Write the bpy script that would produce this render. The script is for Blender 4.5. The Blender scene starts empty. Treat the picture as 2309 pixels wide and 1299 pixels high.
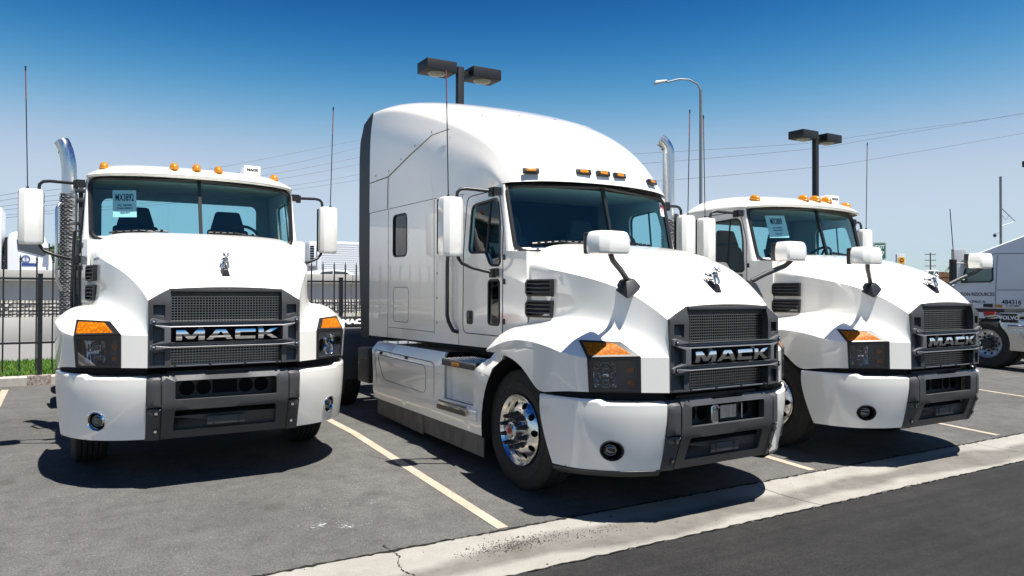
import bpy, bmesh, math, random
from mathutils import Vector, Matrix
from mathutils.bvhtree import BVHTree
from mathutils.geometry import delaunay_2d_cdt, tessellate_polygon

random.seed(7)
scene = bpy.context.scene
COL = scene.collection
R = math.radians
PI = math.pi

# ------------------------------------------------------------------ camera, sky, sun, exposure
PHW, PHH = 2309.0, 1299.0
CAM_F, CAM_PITCH, CAM_ROLL, CAM_CY, CAM_H = 1691.07, R(0.7077), R(0.2142), -14.19, 1.656
cam_d = bpy.data.cameras.new('camera')
cam = bpy.data.objects.new('camera', cam_d)
COL.objects.link(cam)
cam_d.sensor_width = 36.0
cam_d.sensor_fit = 'HORIZONTAL'
cam_d.lens = 36.0 * CAM_F / PHW
cam_d.shift_y = CAM_CY / PHW
cam_d.clip_start = 0.1
cam_d.clip_end = 4000.0
cam.matrix_world = Matrix.Translation((0, 0, CAM_H)) @ Matrix.Rotation(PI / 2 + CAM_PITCH, 4, 'X') @ Matrix.Rotation(CAM_ROLL, 4, 'Z')
scene.camera = cam

SKY_CURVE, SKY_STRENGTH = ((1.98, 8.0, 2.95), (2.93, 5.6, 3.72), (4.38, 5.5, 4.75)), 0.076
SUN_POWER, EXPOSURE = 4.1, 1.3
SUN_VEC = Vector((0.220, -0.188, 1.0)).normalized()
SUN_EL = math.asin(SUN_VEC.z)
SUN_AZ = math.atan2(SUN_VEC.x, SUN_VEC.y)      # clockwise from +Y
world = bpy.data.worlds.new('World')
scene.world = world
world.use_nodes = True
wn = world.node_tree
wn.nodes.clear()
w_out = wn.nodes.new('ShaderNodeOutputWorld')
w_bg = wn.nodes.new('ShaderNodeBackground')
w_sky = wn.nodes.new('ShaderNodeTexSky')
w_sky.sky_type = 'NISHITA'
w_sky.sun_disc = False
w_sky.sun_elevation = SUN_EL
w_sky.sun_rotation = SUN_AZ
w_sky.air_density = 1.0
w_sky.dust_density = 0.15
w_sky.ozone_density = 5.0
# steeper fall-off from the pale horizon to the deep blue above, the same all round
w_sep = wn.nodes.new('ShaderNodeSeparateColor')
w_com = wn.nodes.new('ShaderNodeCombineColor')
wn.links.new(w_sky.outputs[0], w_sep.inputs[0])
for i_, (h_, n_, a_) in enumerate(SKY_CURVE):       # a * x^n / (1 + x^n), x = sky / h
    w_p = wn.nodes.new('ShaderNodeMath')
    w_p.operation = 'MULTIPLY'
    w_p.inputs[1].default_value = 1.0 / h_
    wn.links.new(w_sep.outputs[i_], w_p.inputs[0])
    w_q = wn.nodes.new('ShaderNodeMath')
    w_q.operation = 'POWER'
    w_q.inputs[1].default_value = n_
    wn.links.new(w_p.outputs[0], w_q.inputs[0])
    w_s = wn.nodes.new('ShaderNodeMath')
    w_s.operation = 'ADD'
    w_s.inputs[1].default_value = 1.0
    wn.links.new(w_q.outputs[0], w_s.inputs[0])
    w_d = wn.nodes.new('ShaderNodeMath')
    w_d.operation = 'DIVIDE'
    wn.links.new(w_q.outputs[0], w_d.inputs[0])
    wn.links.new(w_s.outputs[0], w_d.inputs[1])
    w_r = wn.nodes.new('ShaderNodeMath')
    w_r.operation = 'MULTIPLY'
    w_r.inputs[1].default_value = a_
    wn.links.new(w_d.outputs[0], w_r.inputs[0])
    wn.links.new(w_r.outputs[0], w_com.inputs[i_])
w_bg.inputs['Strength'].default_value = SKY_STRENGTH
wn.links.new(w_com.outputs[0], w_bg.inputs['Color'])
wn.links.new(w_bg.outputs[0], w_out.inputs['Surface'])

sun_d = bpy.data.lights.new('sun', 'SUN')
sun_d.energy = SUN_POWER
sun_d.angle = R(0.53)
sun_d.color = (1.0, 0.965, 0.91)
sun = bpy.data.objects.new('sun', sun_d)
COL.objects.link(sun)
sun.rotation_euler = SUN_VEC.to_track_quat('Z', 'Y').to_euler()
sun.location = (0, 0, 40)

scene.view_settings.view_transform = 'Standard'
scene.view_settings.look = 'None'
scene.view_settings.gamma = 1.0
scene.view_settings.use_curve_mapping = False
scene.view_settings.exposure = EXPOSURE

# ------------------------------------------------------------------ helpers
LOT = R(31.0)                       # the parking lot's own axes: U along the gutter, V away from it
UX, UY = math.cos(LOT), math.sin(LOT)


def lot(u, v, z=0.0):
    return Vector((UX * u - UY * v, UY * u + UX * v, z))


def ray(px, py):
    ua, va = (px - PHW / 2) / CAM_F, (py - PHH / 2 - CAM_CY) / CAM_F
    cr, sr = math.cos(CAM_ROLL), math.sin(CAM_ROLL)
    u, v = cr * ua + sr * va, -sr * ua + cr * va
    c, s = math.cos(CAM_PITCH), math.sin(CAM_PITCH)
    return Vector((u, c + s * v, s - c * v))


def at_depth(px, py, d):
    r = ray(px, py)
    return r * (d / r.y) + Vector((0, 0, CAM_H))


def at_v(px, py, v):
    """where the pixel's ray crosses the lot line V = v"""
    r = ray(px, py)
    k = v / (-UY * r.x + UX * r.y)
    return r * k + Vector((0, 0, CAM_H))


def at_u(px, py, u):
    r = ray(px, py)
    k = u / (UX * r.x + UY * r.y)
    return r * k + Vector((0, 0, CAM_H))


def lerp(a, b, t):
    return a + (b - a) * t


def clamp(x, a=0.0, b=1.0):
    return max(a, min(b, x))


class MB:
    """collects shapes and turns them into one mesh"""

    def __init__(self):
        self.v, self.f, self.cr = [], [], {}

    def add(self, vs, fs):
        n = len(self.v)
        self.v += [tuple(p) for p in vs]
        self.f += [tuple(i + n for i in q) for q in fs]
        return n

    def box(self, x0, x1, y0, y1, z0, z1, M=None):
        vs = [Vector((x, y, z)) for z in (z0, z1) for y in (y0, y1) for x in (x0, x1)]
        if M:
            vs = [M @ p for p in vs]
        self.add(vs, [(0, 2, 3, 1), (4, 5, 7, 6), (0, 1, 5, 4), (2, 6, 7, 3), (0, 4, 6, 2), (1, 3, 7, 5)])
        return self

    def hexa(self, a, b):
        """two quads of corners joined into a solid"""
        vs = list(a) + list(b)
        self.add(vs, [(3, 2, 1, 0), (4, 5, 6, 7), (0, 1, 5, 4), (1, 2, 6, 5), (2, 3, 7, 6), (3, 0, 4, 7)])
        return self

    def grid(self, P, flip=False, closeu=False):
        r, c = len(P), len(P[0])
        n = self.add([p for row in P for p in row], [])
        for i in range(r - (0 if closeu else 1)):
            i2 = (i + 1) % r
            for j in range(c - 1):
                q = (n + i * c + j, n + i * c + j + 1, n + i2 * c + j + 1, n + i2 * c + j)
                self.f.append(q[::-1] if flip else q)
        return n

    def tube(self, path, r, n=8, caps=True, r2=None):
        path = [Vector(p) for p in path]
        m = len(path)
        rings = []
        up = None
        for i, p in enumerate(path):
            t = (path[min(i + 1, m - 1)] - path[max(i - 1, 0)]).normalized()
            if up is None:
                up = Vector((0, 0, 1)) if abs(t.z) < 0.9 else Vector((1, 0, 0))
            a = t.cross(up).normalized()
            b = a.cross(t).normalized()
            up = b
            rr = r if r2 is None else lerp(r, r2, i / (m - 1))
            rings.append([p + (a * math.cos(2 * PI * k / n) + b * math.sin(2 * PI * k / n)) * rr for k in range(n)])
        base = self.add([p for g in rings for p in g], [])
        for i in range(m - 1):
            for k in range(n):
                k2 = (k + 1) % n
                self.f.append((base + i * n + k, base + i * n + k2, base + (i + 1) * n + k2, base + (i + 1) * n + k))
        if caps:
            self.f.append(tuple(base + k for k in range(n))[::-1])
            self.f.append(tuple(base + (m - 1) * n + k for k in range(n)))
        return self

    def lathe(self, prof, M=None, n=32, cap=False):
        """profile of (r, h) turned about the local Z axis"""
        M = M or Matrix.Identity(4)
        base = self.add([M @ Vector((r * math.cos(2 * PI * k / n), r * math.sin(2 * PI * k / n), h)) for r, h in prof for k in range(n)], [])
        for i in range(len(prof) - 1):
            for k in range(n):
                k2 = (k + 1) % n
                self.f.append((base + i * n + k, base + i * n + k2, base + (i + 1) * n + k2, base + (i + 1) * n + k))
        if cap:
            self.f.append(tuple(base + k for k in range(n))[::-1])
            self.f.append(tuple(base + (len(prof) - 1) * n + k for k in range(n)))
        return self

    def prism(self, loops, d0, d1, fn):
        """polygon (first loop outer, others holes) extruded; fn(a, b, d) gives the point"""
        L = [[Vector((a, b, 0)) for a, b in lp] for lp in loops]
        tri = tessellate_polygon(L)
        flat = [p for lp in loops for p in lp]
        n = len(flat)
        base = self.add([fn(a, b, d0) for a, b in flat] + [fn(a, b, d1) for a, b in flat], [])
        for t in tri:
            self.f.append(tuple(base + i for i in t))
            self.f.append(tuple(base + n + i for i in t)[::-1])
        o = 0
        for lp in loops:
            m = len(lp)
            for i in range(m):
                j = (i + 1) % m
                self.f.append((base + o + i, base + o + j, base + n + o + j, base + n + o + i))
            o += m
        return self

    def panel(self, outer, holes, step, fn, thick=0.0, fn2=None):
        """flat region with holes, meshed finely and bent by fn(a, b); rim and back added when fn2 is given"""
        vs, tris = cdt(outer, holes, step)
        n = len(vs)
        base = self.add([fn(a, b) for a, b in vs], [tuple(t) for t in tris])
        if fn2:
            b2 = self.add([fn2(a, b) for a, b in vs], [tuple(reversed(t)) for t in tris])
            cnt = {}
            for t in tris:
                for i in range(3):
                    e = (t[i], t[(i + 1) % 3])
                    cnt[e] = cnt.get(e, 0) + 1
            for (a, b) in cnt:
                if (b, a) not in cnt:
                    self.f.append((base + b, base + a, b2 + a, b2 + b))
        return self

    def mirror(self):
        n = len(self.v)
        self.v += [(-x, y, z) for x, y, z in self.v]
        self.f += [tuple(i + n for i in reversed(q)) for q in self.f]
        self.cr.update({(a + n, b + n): w for (a, b), w in list(self.cr.items())})
        return self

    def xf(self, M):
        self.v = [tuple(M @ Vector(p)) for p in self.v]
        return self

    def mesh(self, name, mats, smooth=35, bevel=0.0, bseg=2, sub=0, merge=1e-5, fix=True, vcr=None):
        bm = bmesh.new()
        cl = bm.edges.layers.float.new('crease_edge')
        bv = [bm.verts.new(p) for p in self.v]
        for q in self.f:
            try:
                bm.faces.new([bv[i] for i in q])
            except ValueError:
                pass
        for (a, b), w in self.cr.items():
            e = bm.edges.get((bv[a], bv[b]))
            if e:
                e[cl] = w
        if merge:
            bmesh.ops.remove_doubles(bm, verts=bm.verts, dist=merge)
        if fix:
            bmesh.ops.recalc_face_normals(bm, faces=bm.faces)
        if bevel:
            es = [e for e in bm.edges if len(e.link_faces) == 2 and e.calc_face_angle(0) > R(25)]
            bmesh.ops.bevel(bm, geom=es, offset=bevel, segments=bseg, affect='EDGES', profile=0.6, clamp_overlap=True)
        me = bpy.data.meshes.new(name)
        bm.to_mesh(me)
        bm.free()
        for m in (mats if isinstance(mats, (list, tuple)) else [mats]):
            me.materials.append(m)
        if sub:
            ob = bpy.data.objects.new('tmp', me)
            COL.objects.link(ob)
            md = ob.modifiers.new('s', 'SUBSURF')
            md.levels = md.render_levels = sub
            md.boundary_smooth = 'PRESERVE_CORNERS'
            dg = bpy.context.evaluated_depsgraph_get()
            me2 = bpy.data.meshes.new_from_object(ob.evaluated_get(dg))
            bpy.data.objects.remove(ob)
            me2.name = name
            me = me2
        if smooth:
            me.shade_smooth()
            me.set_sharp_from_angle(angle=R(smooth))
        return me


def inside(p, poly):
    x, y = p
    c = False
    n = len(poly)
    for i in range(n):
        x1, y1 = poly[i]
        x2, y2 = poly[(i + 1) % n]
        if (y1 > y) != (y2 > y) and x < (x2 - x1) * (y - y1) / (y2 - y1) + x1:
            c = not c
    return c


def resample(poly, step):
    out = []
    n = len(poly)
    for i in range(n):
        a, b = Vector(poly[i]), Vector(poly[(i + 1) % n])
        k = max(1, int(math.ceil((b - a).length / step)))
        out += [tuple(a.lerp(b, j / k)) for j in range(k)]
    return out


def cdt(outer, holes, step):
    loops = [resample(outer, step)] + [resample(h, step) for h in holes]
    pts, edges = [], []
    for lp in loops:
        n = len(pts)
        pts += [Vector(p) for p in lp]
        edges += [(n + i, n + (i + 1) % len(lp)) for i in range(len(lp))]
    x0, x1 = min(p[0] for p in outer), max(p[0] for p in outer)
    y0, y1 = min(p[1] for p in outer), max(p[1] for p in outer)
    bpts = list(pts)
    nx, ny = int((x1 - x0) / step), int((y1 - y0) / step)
    for i in range(nx + 1):
        for j in range(ny + 1):
            p = (x0 + (i + 0.5) * step, y0 + (j + 0.5) * step)
            if inside(p, loops[0]) and not any(inside(p, h) for h in loops[1:]):
                q = Vector(p)
                if all((q - b).length_squared > (0.55 * step) ** 2 for b in bpts):
                    pts.append(q)
    vs, es, fs, *_ = delaunay_2d_cdt(pts, edges, [], 0, 1e-6)
    out = []
    for t in fs:
        c = sum((vs[i] for i in t), Vector((0, 0))) / len(t)
        if inside(c, loops[0]) and not any(inside(c, h) for h in loops[1:]):
            out.append(tuple(t))
    return [tuple(v) for v in vs], out


def rrect(x0, x1, y0, y1, r, n=5):
    pts = []
    for cx, cy, a in ((x1 - r, y1 - r, 0), (x0 + r, y1 - r, 90), (x0 + r, y0 + r, 180), (x1 - r, y0 + r, 270)):
        for k in range(n + 1):
            t = R(a + 90 * k / n)
            pts.append((cx + r * math.cos(t), cy + r * math.sin(t)))
    return pts


def roundpoly(poly, r, n=4):
    """polygon with its corners rounded"""
    out = []
    m = len(poly)
    for i in range(m):
        p, a, b = Vector(poly[i]), Vector(poly[i - 1]), Vector(poly[(i + 1) % m])
        rr = r[i] if isinstance(r, (list, tuple)) else r
        da, db = (a - p), (b - p)
        ra, rb = min(rr, da.length * 0.48), min(rr, db.length * 0.48)
        s, e = p + da.normalized() * ra, p + db.normalized() * rb
        for k in range(n + 1):
            t = k / n
            out.append(tuple((1 - t) ** 2 * s + 2 * t * (1 - t) * p + t * t * e))
    return out


def circle(cx, cy, r, n=24, ry=None):
    ry = ry or r
    return [(cx + r * math.cos(2 * PI * k / n), cy + ry * math.sin(2 * PI * k / n)) for k in range(n)]


def spline(pts, t):
    """Catmull-Rom through the points, t from 0 to 1"""
    pts = [Vector(p) for p in pts]
    n = len(pts) - 1
    x = clamp(t) * n
    i = min(int(x), n - 1)
    u = x - i
    p0, p1, p2, p3 = pts[max(i - 1, 0)], pts[i], pts[i + 1], pts[min(i + 2, n)]
    return 0.5 * ((2 * p1) + (p2 - p0) * u + (2 * p0 - 5 * p1 + 4 * p2 - p3) * u * u + (3 * p1 - p0 - 3 * p2 + p3) * u ** 3)


def frame(o, z, x=(1, 0, 0)):
    """matrix whose Z axis points along z"""
    z = Vector(z).normalized()
    x = Vector(x)
    y = z.cross(x).normalized()
    x = y.cross(z).normalized()
    M = Matrix((x, y, z)).transposed().to_4x4()
    M.translation = Vector(o)
    return M


CACHE = {}


def obj(name, me, parent=None, loc=(0, 0, 0), rot=(0, 0, 0), M=None, scale=None):
    o = bpy.data.objects.new(name, me)
    COL.objects.link(o)
    if parent:
        o.parent = parent
    if M is not None:
        o.matrix_local = M
    else:
        o.location = loc
        o.rotation_euler = rot
        if scale:
            o.scale = scale
    return o


def part(name, key, build, mats, parent, loc=(0, 0, 0), rot=(0, 0, 0), M=None, scale=None, **kw):
    """a mesh part; parts with the same key share their mesh"""
    if key is None or key not in CACHE:
        me = build().mesh(name, mats, **kw)
        if key is not None:
            CACHE[key] = me
    else:
        me = CACHE[key]
    return obj(name, me, parent, loc, rot, M, scale)


def thing(name, label, cat, loc=(0, 0, 0), rz=0.0, group=None):
    o = bpy.data.objects.new(name, None)
    COL.objects.link(o)
    o.location = loc
    o.rotation_euler = (0, 0, rz)
    return tag(o, label, cat, group)


def tag(o, label, cat, group=None):
    o['label'], o['category'] = label, cat
    if group:
        o['group'] = group
    return o


def struct(o, label=None):
    o['kind'] = 'structure'
    if label:
        o['label'] = label
    return o


def text_mesh(name, body, size, mat, extrude=0.002, align='CENTER', sx=1.0, bold=0.0, shear=0.0):
    cu = bpy.data.curves.new('t', 'FONT')
    cu.body = body
    cu.size = size
    cu.extrude = extrude
    cu.align_x = align
    cu.align_y = 'CENTER'
    cu.offset = bold
    cu.shear = shear
    cu.resolution_u = 3
    o = bpy.data.objects.new('t', cu)
    COL.objects.link(o)
    dg = bpy.context.evaluated_depsgraph_get()
    me = bpy.data.meshes.new_from_object(o.evaluated_get(dg))
    bpy.data.objects.remove(o)
    bpy.data.curves.remove(cu)
    me.name = name
    me.materials.clear()
    me.materials.append(mat)
    if sx != 1.0:
        for v in me.vertices:
            v.co.x *= sx
    return me


# ------------------------------------------------------------------ materials
def mat(name, col, rough=0.5, metal=0.0, spec=0.5, coat=0.0, coat_r=0.03, alpha=None, emit=None):
    m = bpy.data.materials.new(name)
    m.use_nodes = True
    b = m.node_tree.nodes['Principled BSDF']
    b.inputs['Base Color'].default_value = (*col, 1)
    b.inputs['Roughness'].default_value = rough
    b.inputs['Metallic'].default_value = metal
    b.inputs['Specular IOR Level'].default_value = spec
    b.inputs['Coat Weight'].default_value = coat
    b.inputs['Coat Roughness'].default_value = coat_r
    return m


def nodes_of(m):
    nt = m.node_tree
    return nt, nt.nodes['Principled BSDF']


def add_noise(nt, scale, detail=4, rough=0.6, coords='Object', dist=0.0, sc=None):
    tc = nt.nodes.new('ShaderNodeTexCoord')
    n = nt.nodes.new('ShaderNodeTexNoise')
    n.inputs['Scale'].default_value = scale
    n.inputs['Detail'].default_value = detail
    n.inputs['Roughness'].default_value = rough
    n.inputs['Distortion'].default_value = dist
    if sc:
        mp = nt.nodes.new('ShaderNodeMapping')
        mp.inputs['Scale'].default_value = sc
        nt.links.new(tc.outputs[coords], mp.inputs[0])
        nt.links.new(mp.outputs[0], n.inputs['Vector'])
    else:
        nt.links.new(tc.outputs[coords], n.inputs['Vector'])
    return n


def ramp(nt, src, stops):
    r = nt.nodes.new('ShaderNodeValToRGB')
    el = r.color_ramp.elements
    while len(el) < len(stops):
        el.new(0.5)
    for e, (p, c) in zip(el, stops):
        e.position = p
        e.color = (*c, 1) if len(c) == 3 else c
    nt.links.new(src, r.inputs[0])
    return r


def mixc(nt, fac, a, b, mode='MIX'):
    m = nt.nodes.new('ShaderNodeMix')
    m.data_type = 'RGBA'
    m.blend_type = mode
    for s, v in ((m.inputs[0], fac), (m.inputs[6], a), (m.inputs[7], b)):
        if hasattr(v, 'is_linked'):
            nt.links.new(v, s)
        elif isinstance(v, (int, float)):
            s.default_value = v
        else:
            s.default_value = (*v, 1)
    return m.outputs[2]


def bump(nt, b, src, strength=0.3, dist=0.01):
    n = nt.nodes.new('ShaderNodeBump')
    n.inputs['Strength'].default_value = strength
    n.inputs['Distance'].default_value = dist
    nt.links.new(src, n.inputs['Height'])
    nt.links.new(n.outputs[0], b.inputs['Normal'])
    return n


M = {}
M['white'] = mat('white_paint', (0.80, 0.81, 0.80), 0.28, coat=0.9, coat_r=0.02)
nt, b = nodes_of(M['white'])
b.inputs['Coat IOR'].default_value = 1.8
n1 = add_noise(nt, 1.7, 3)
nt.links.new(ramp(nt, n1.outputs[0], [(0.3, (0.90, 0.87, 0.785)), (0.7, (0.92, 0.89, 0.81))]).outputs[0], b.inputs['Base Color'])
M['dark'] = mat('dark_grey_plastic', (0.040, 0.041, 0.044), 0.48, spec=0.5)
nt, b = nodes_of(M['dark'])
n1 = add_noise(nt, 420, 2)
bump(nt, b, n1.outputs[0], 0.35, 0.002)
n2 = add_noise(nt, 3, 4)
nt.links.new(ramp(nt, n2.outputs[0], [(0.3, (0.042, 0.042, 0.043)), (0.75, (0.060, 0.060, 0.061))]).outputs[0], b.inputs['Base Color'])
M['barmetal'] = mat('satin_grey_bar', (0.17, 0.17, 0.175), 0.40, metal=0.35)
nt, b = nodes_of(M['barmetal'])
n1 = add_noise(nt, 500, 2)
bump(nt, b, n1.outputs[0], 0.25, 0.002)
M['black'] = mat('black_plastic', (0.012, 0.012, 0.013), 0.42)
M['void'] = mat('dark_recess', (0.008, 0.008, 0.009), 0.75, spec=0.2)
M['rubber'] = mat('tyre_rubber', (0.022, 0.021, 0.020), 0.72, spec=0.35)
nt, b = nodes_of(M['rubber'])
n1 = add_noise(nt, 30, 5)
nt.links.new(ramp(nt, n1.outputs[0], [(0.3, (0.016, 0.016, 0.016)), (0.75, (0.040, 0.038, 0.035))]).outputs[0], b.inputs['Base Color'])
bump(nt, b, n1.outputs[0], 0.15, 0.003)
M['chrome'] = mat('chrome', (0.86, 0.87, 0.88), 0.05, metal=1.0)
M['alu'] = mat('polished_aluminium', (0.84, 0.83, 0.80), 0.22, metal=1.0)
M['steel'] = mat('brushed_steel', (0.62, 0.62, 0.61), 0.28, metal=1.0)
nt, b = nodes_of(M['steel'])
n1 = add_noise(nt, 9, 4, sc=(4, 4, 0.6))
nt.links.new(ramp(nt, n1.outputs[0], [(0.3, (0.18, 0.18, 0.18)), (0.8, (0.42, 0.42, 0.42))]).outputs[0], b.inputs['Roughness'])
M['wire'] = mat('mesh_wire', (0.33, 0.32, 0.30), 0.28, metal=1.0)
M['nut'] = mat('nut_steel', (0.035, 0.038, 0.045), 0.38, metal=0.2)
M['iron'] = mat('chassis_iron', (0.022, 0.022, 0.023), 0.55)
M['red'] = mat('red_plastic', (0.55, 0.02, 0.015), 0.3)
M['fabric'] = mat('seat_fabric', (0.06, 0.07, 0.078), 0.85)
M['trim'] = mat('interior_trim', (0.42, 0.44, 0.44), 0.7)
M['liner'] = mat('headliner', (0.36, 0.37, 0.36), 0.9)
M['paper'] = mat('paper', (0.80, 0.82, 0.80), 0.8, spec=0.1)
M['ink'] = mat('black_ink', (0.012, 0.014, 0.02), 0.7)
M['redink'] = mat('red_ink', (0.65, 0.03, 0.03), 0.7)
M['whiteink'] = mat('white_lettering', (0.82, 0.82, 0.82), 0.5)


def glass(name, tint, refl=1.0, rough=0.0, f0=0.05):
    m = bpy.data.materials.new(name)
    m.use_nodes = True
    nt = m.node_tree
    nt.nodes.clear()
    o = nt.nodes.new('ShaderNodeOutputMaterial')
    t = nt.nodes.new('ShaderNodeBsdfTransparent')
    t.inputs[0].default_value = (*tint, 1)
    g = nt.nodes.new('ShaderNodeBsdfGlossy')
    g.inputs['Roughness'].default_value = rough
    g.inputs[0].default_value = (refl, refl, refl, 1)
    lw = nt.nodes.new('ShaderNodeLayerWeight')       # Schlick's curve, the same from both faces of the sheet
    lw.inputs['Blend'].default_value = 0.5
    pw = nt.nodes.new('ShaderNodeMath')
    pw.operation = 'POWER'
    pw.inputs[1].default_value = 5.0
    nt.links.new(lw.outputs['Facing'], pw.inputs[0])
    fr = nt.nodes.new('ShaderNodeMath')
    fr.operation = 'MULTIPLY_ADD'
    fr.inputs[1].default_value = 0.94
    fr.inputs[2].default_value = f0
    nt.links.new(pw.outputs[0], fr.inputs[0])
    mx = nt.nodes.new('ShaderNodeMixShader')
    nt.links.new(fr.outputs[0], mx.inputs[0])
    nt.links.new(t.outputs[0], mx.inputs[1])
    nt.links.new(g.outputs[0], mx.inputs[2])
    nt.links.new(mx.outputs[0], o.inputs[0])
    return m


M['glass'] = glass('tinted_glass', (0.60, 0.86, 0.89), 0.9)
M['sideglass'] = glass('side_glass', (0.66, 0.88, 0.90), 0.9)
M['darkglass'] = glass('privacy_glass', (0.10, 0.11, 0.12))
M['lens'] = glass('lamp_lens', (0.85, 0.85, 0.87), 1.0, f0=0.17)
M['amber'] = mat('amber_lens', (0.85, 0.24, 0.010), 0.45, spec=0.12)
nt, b = nodes_of(M['amber'])
wv = nt.nodes.new('ShaderNodeTexVoronoi')
wv.inputs['Scale'].default_value = 45
tcn = nt.nodes.new('ShaderNodeTexCoord')
nt.links.new(tcn.outputs['Object'], wv.inputs['Vector'])
nt.links.new(ramp(nt, wv.outputs[0], [(0.1, (0.55, 0.19, 0.004)), (0.6, (0.34, 0.085, 0.001))]).outputs[0], b.inputs['Base Color'])
bump(nt, b, wv.outputs[0], 0.25, 0.003)
M['amberlight'] = mat('amber_marker', (0.55, 0.20, 0.003), 0.25, coat=0.5)
M['pinklens'] = mat('clear_marker', (0.75, 0.42, 0.34), 0.15, coat=0.6)

# ------------------------------------------------------------------ the trucks
# local frame of a truck: X to the driver's side, Y from the grille to the rear, Z up
def hood_half():
    C = [
        # centre
        [(0, 0.0, 1.602), (0, 0.085, 1.700), (0, 0.35, 1.876), (0, 0.66, 1.995), (0, 1.0, 2.085), (0, 1.27, 2.128)],
        [(0.26, 0.0, 1.598), (0.27, 0.085, 1.697), (0.30, 0.35, 1.874), (0.36, 0.66, 1.993), (0.42, 1.0, 2.082), (0.46, 1.27, 2.124)],
        [(0.451, 0.0, 1.582), (0.465, 0.095, 1.690), (0.535, 0.35, 1.862), (0.64, 0.66, 1.978), (0.735, 1.0, 2.066), (0.80, 1.28, 2.106)],
        # shoulder above the crease
        [(0.53, 0.008, 1.540), (0.570, 0.12, 1.636), (0.650, 0.35, 1.788), (0.762, 0.64, 1.894), (0.850, 1.0, 1.975), (0.905, 1.32, 2.035)],
        # crease
        [(0.606, 0.026, 1.486), (0.648, 0.15, 1.580), (0.742, 0.345, 1.710), (0.858, 0.62, 1.800), (0.925, 1.0, 1.868), (0.968, 1.37, 1.925)],
        # side of the hood
        [(0.607, 0.018, 1.345), (0.672, 0.17, 1.440), (0.768, 0.37, 1.545), (0.868, 0.65, 1.620), (0.930, 1.03, 1.645), (0.978, 1.42, 1.66)],
        # valley
        [(0.607, 0.004, 1.205), (0.705, 0.155, 1.295), (0.800, 0.40, 1.405), (0.880, 0.70, 1.452), (0.938, 1.04, 1.440), (0.965, 1.45, 1.400)],
        # inner headlight line
        [(0.790, 0.114, 1.211), (0.858, 0.264, 1.311), (0.945, 0.50, 1.405), (0.985, 0.78, 1.448), (1.02, 1.06, 1.440), (1.05, 1.49, 1.375)],
        # outer headlight line
        [(1.112, 0.348, 1.200), (1.090, 0.481, 1.322), (1.115, 0.655, 1.398), (1.130, 0.86, 1.428), (1.145, 1.10, 1.420), (1.14, 1.56, 1.320)],
        # shoulder of the fender
        [(1.205, 0.520, 1.225), (1.228, 0.640, 1.262), (1.246, 0.80, 1.290), (1.255, 1.00, 1.302), (1.252, 1.25, 1.292), (1.205, 1.69, 1.172)],
    ]
    return C


def hood_builder():
    mb = MB()
    C = hood_half()
    nc, nr = len(C), len(C[0])
    n = mb.add([p for col in C for p in col], [])
    idx = lambda j, i: n + j * nr + i
    for j in range(nc - 1):
        for i in range(nr - 1):
            if j == 7 and i == 0:
                continue
            mb.f.append((idx(j, i), idx(j + 1, i), idx(j + 1, i + 1), idx(j, i + 1)))
    top = [idx(6, 0), idx(7, 0), idx(8, 0), idx(9, 0), idx(9, 1), idx(9, 2), idx(9, 3), idx(9, 4), idx(9, 5)]
    bot = [(0.608, 0.0, 0.945), (0.788, 0.111, 0.946), (1.095, 0.347, 0.945), (1.185, 0.520, 0.940), (1.218, 0.70, 0.915),
           (1.232, 0.835, 0.893), (1.246, 1.00, 1.075), (1.250, 1.27, 1.168), (1.205, 1.68, 1.158)]
    m = mb.add(bot, [])
    for k in range(8):
        if k == 1:
            continue
        mb.f.append((top[k], m + k, m + k + 1, top[k + 1]))
    # creases
    for i in range(nr - 1):
        mb.cr[(idx(4, i), idx(4, i + 1))] = 1.0 if i < 4 else 0.8
        if i >= 0:
            mb.cr[(idx(9, i), idx(9, i + 1))] = 0.62
    for a, b, w in ((idx(6, 0), idx(7, 0), 1.0), (idx(8, 0), idx(9, 0), 0.8)):
        mb.cr[(a, b)] = w
    hole = [idx(7, 0), idx(7, 1), idx(8, 1), idx(8, 0)]
    for a, b in ((idx(7, 0), idx(7, 1)), (idx(7, 1), idx(8, 1)), (idx(8, 1), idx(8, 0)), (idx(7, 0), m + 1), (idx(8, 0), m + 2)):
        mb.cr[(a, b)] = 1.0
    mb.vcr = {v: 1.0 for v in hole + [m + 1, m + 2, idx(2, 0), idx(4, 0), m, idx(9, 5)]}
    nv = len(mb.v)
    mb.mirror()
    mb.vcr.update({k + nv: w for k, w in list(mb.vcr.items())})
    return mb


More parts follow.
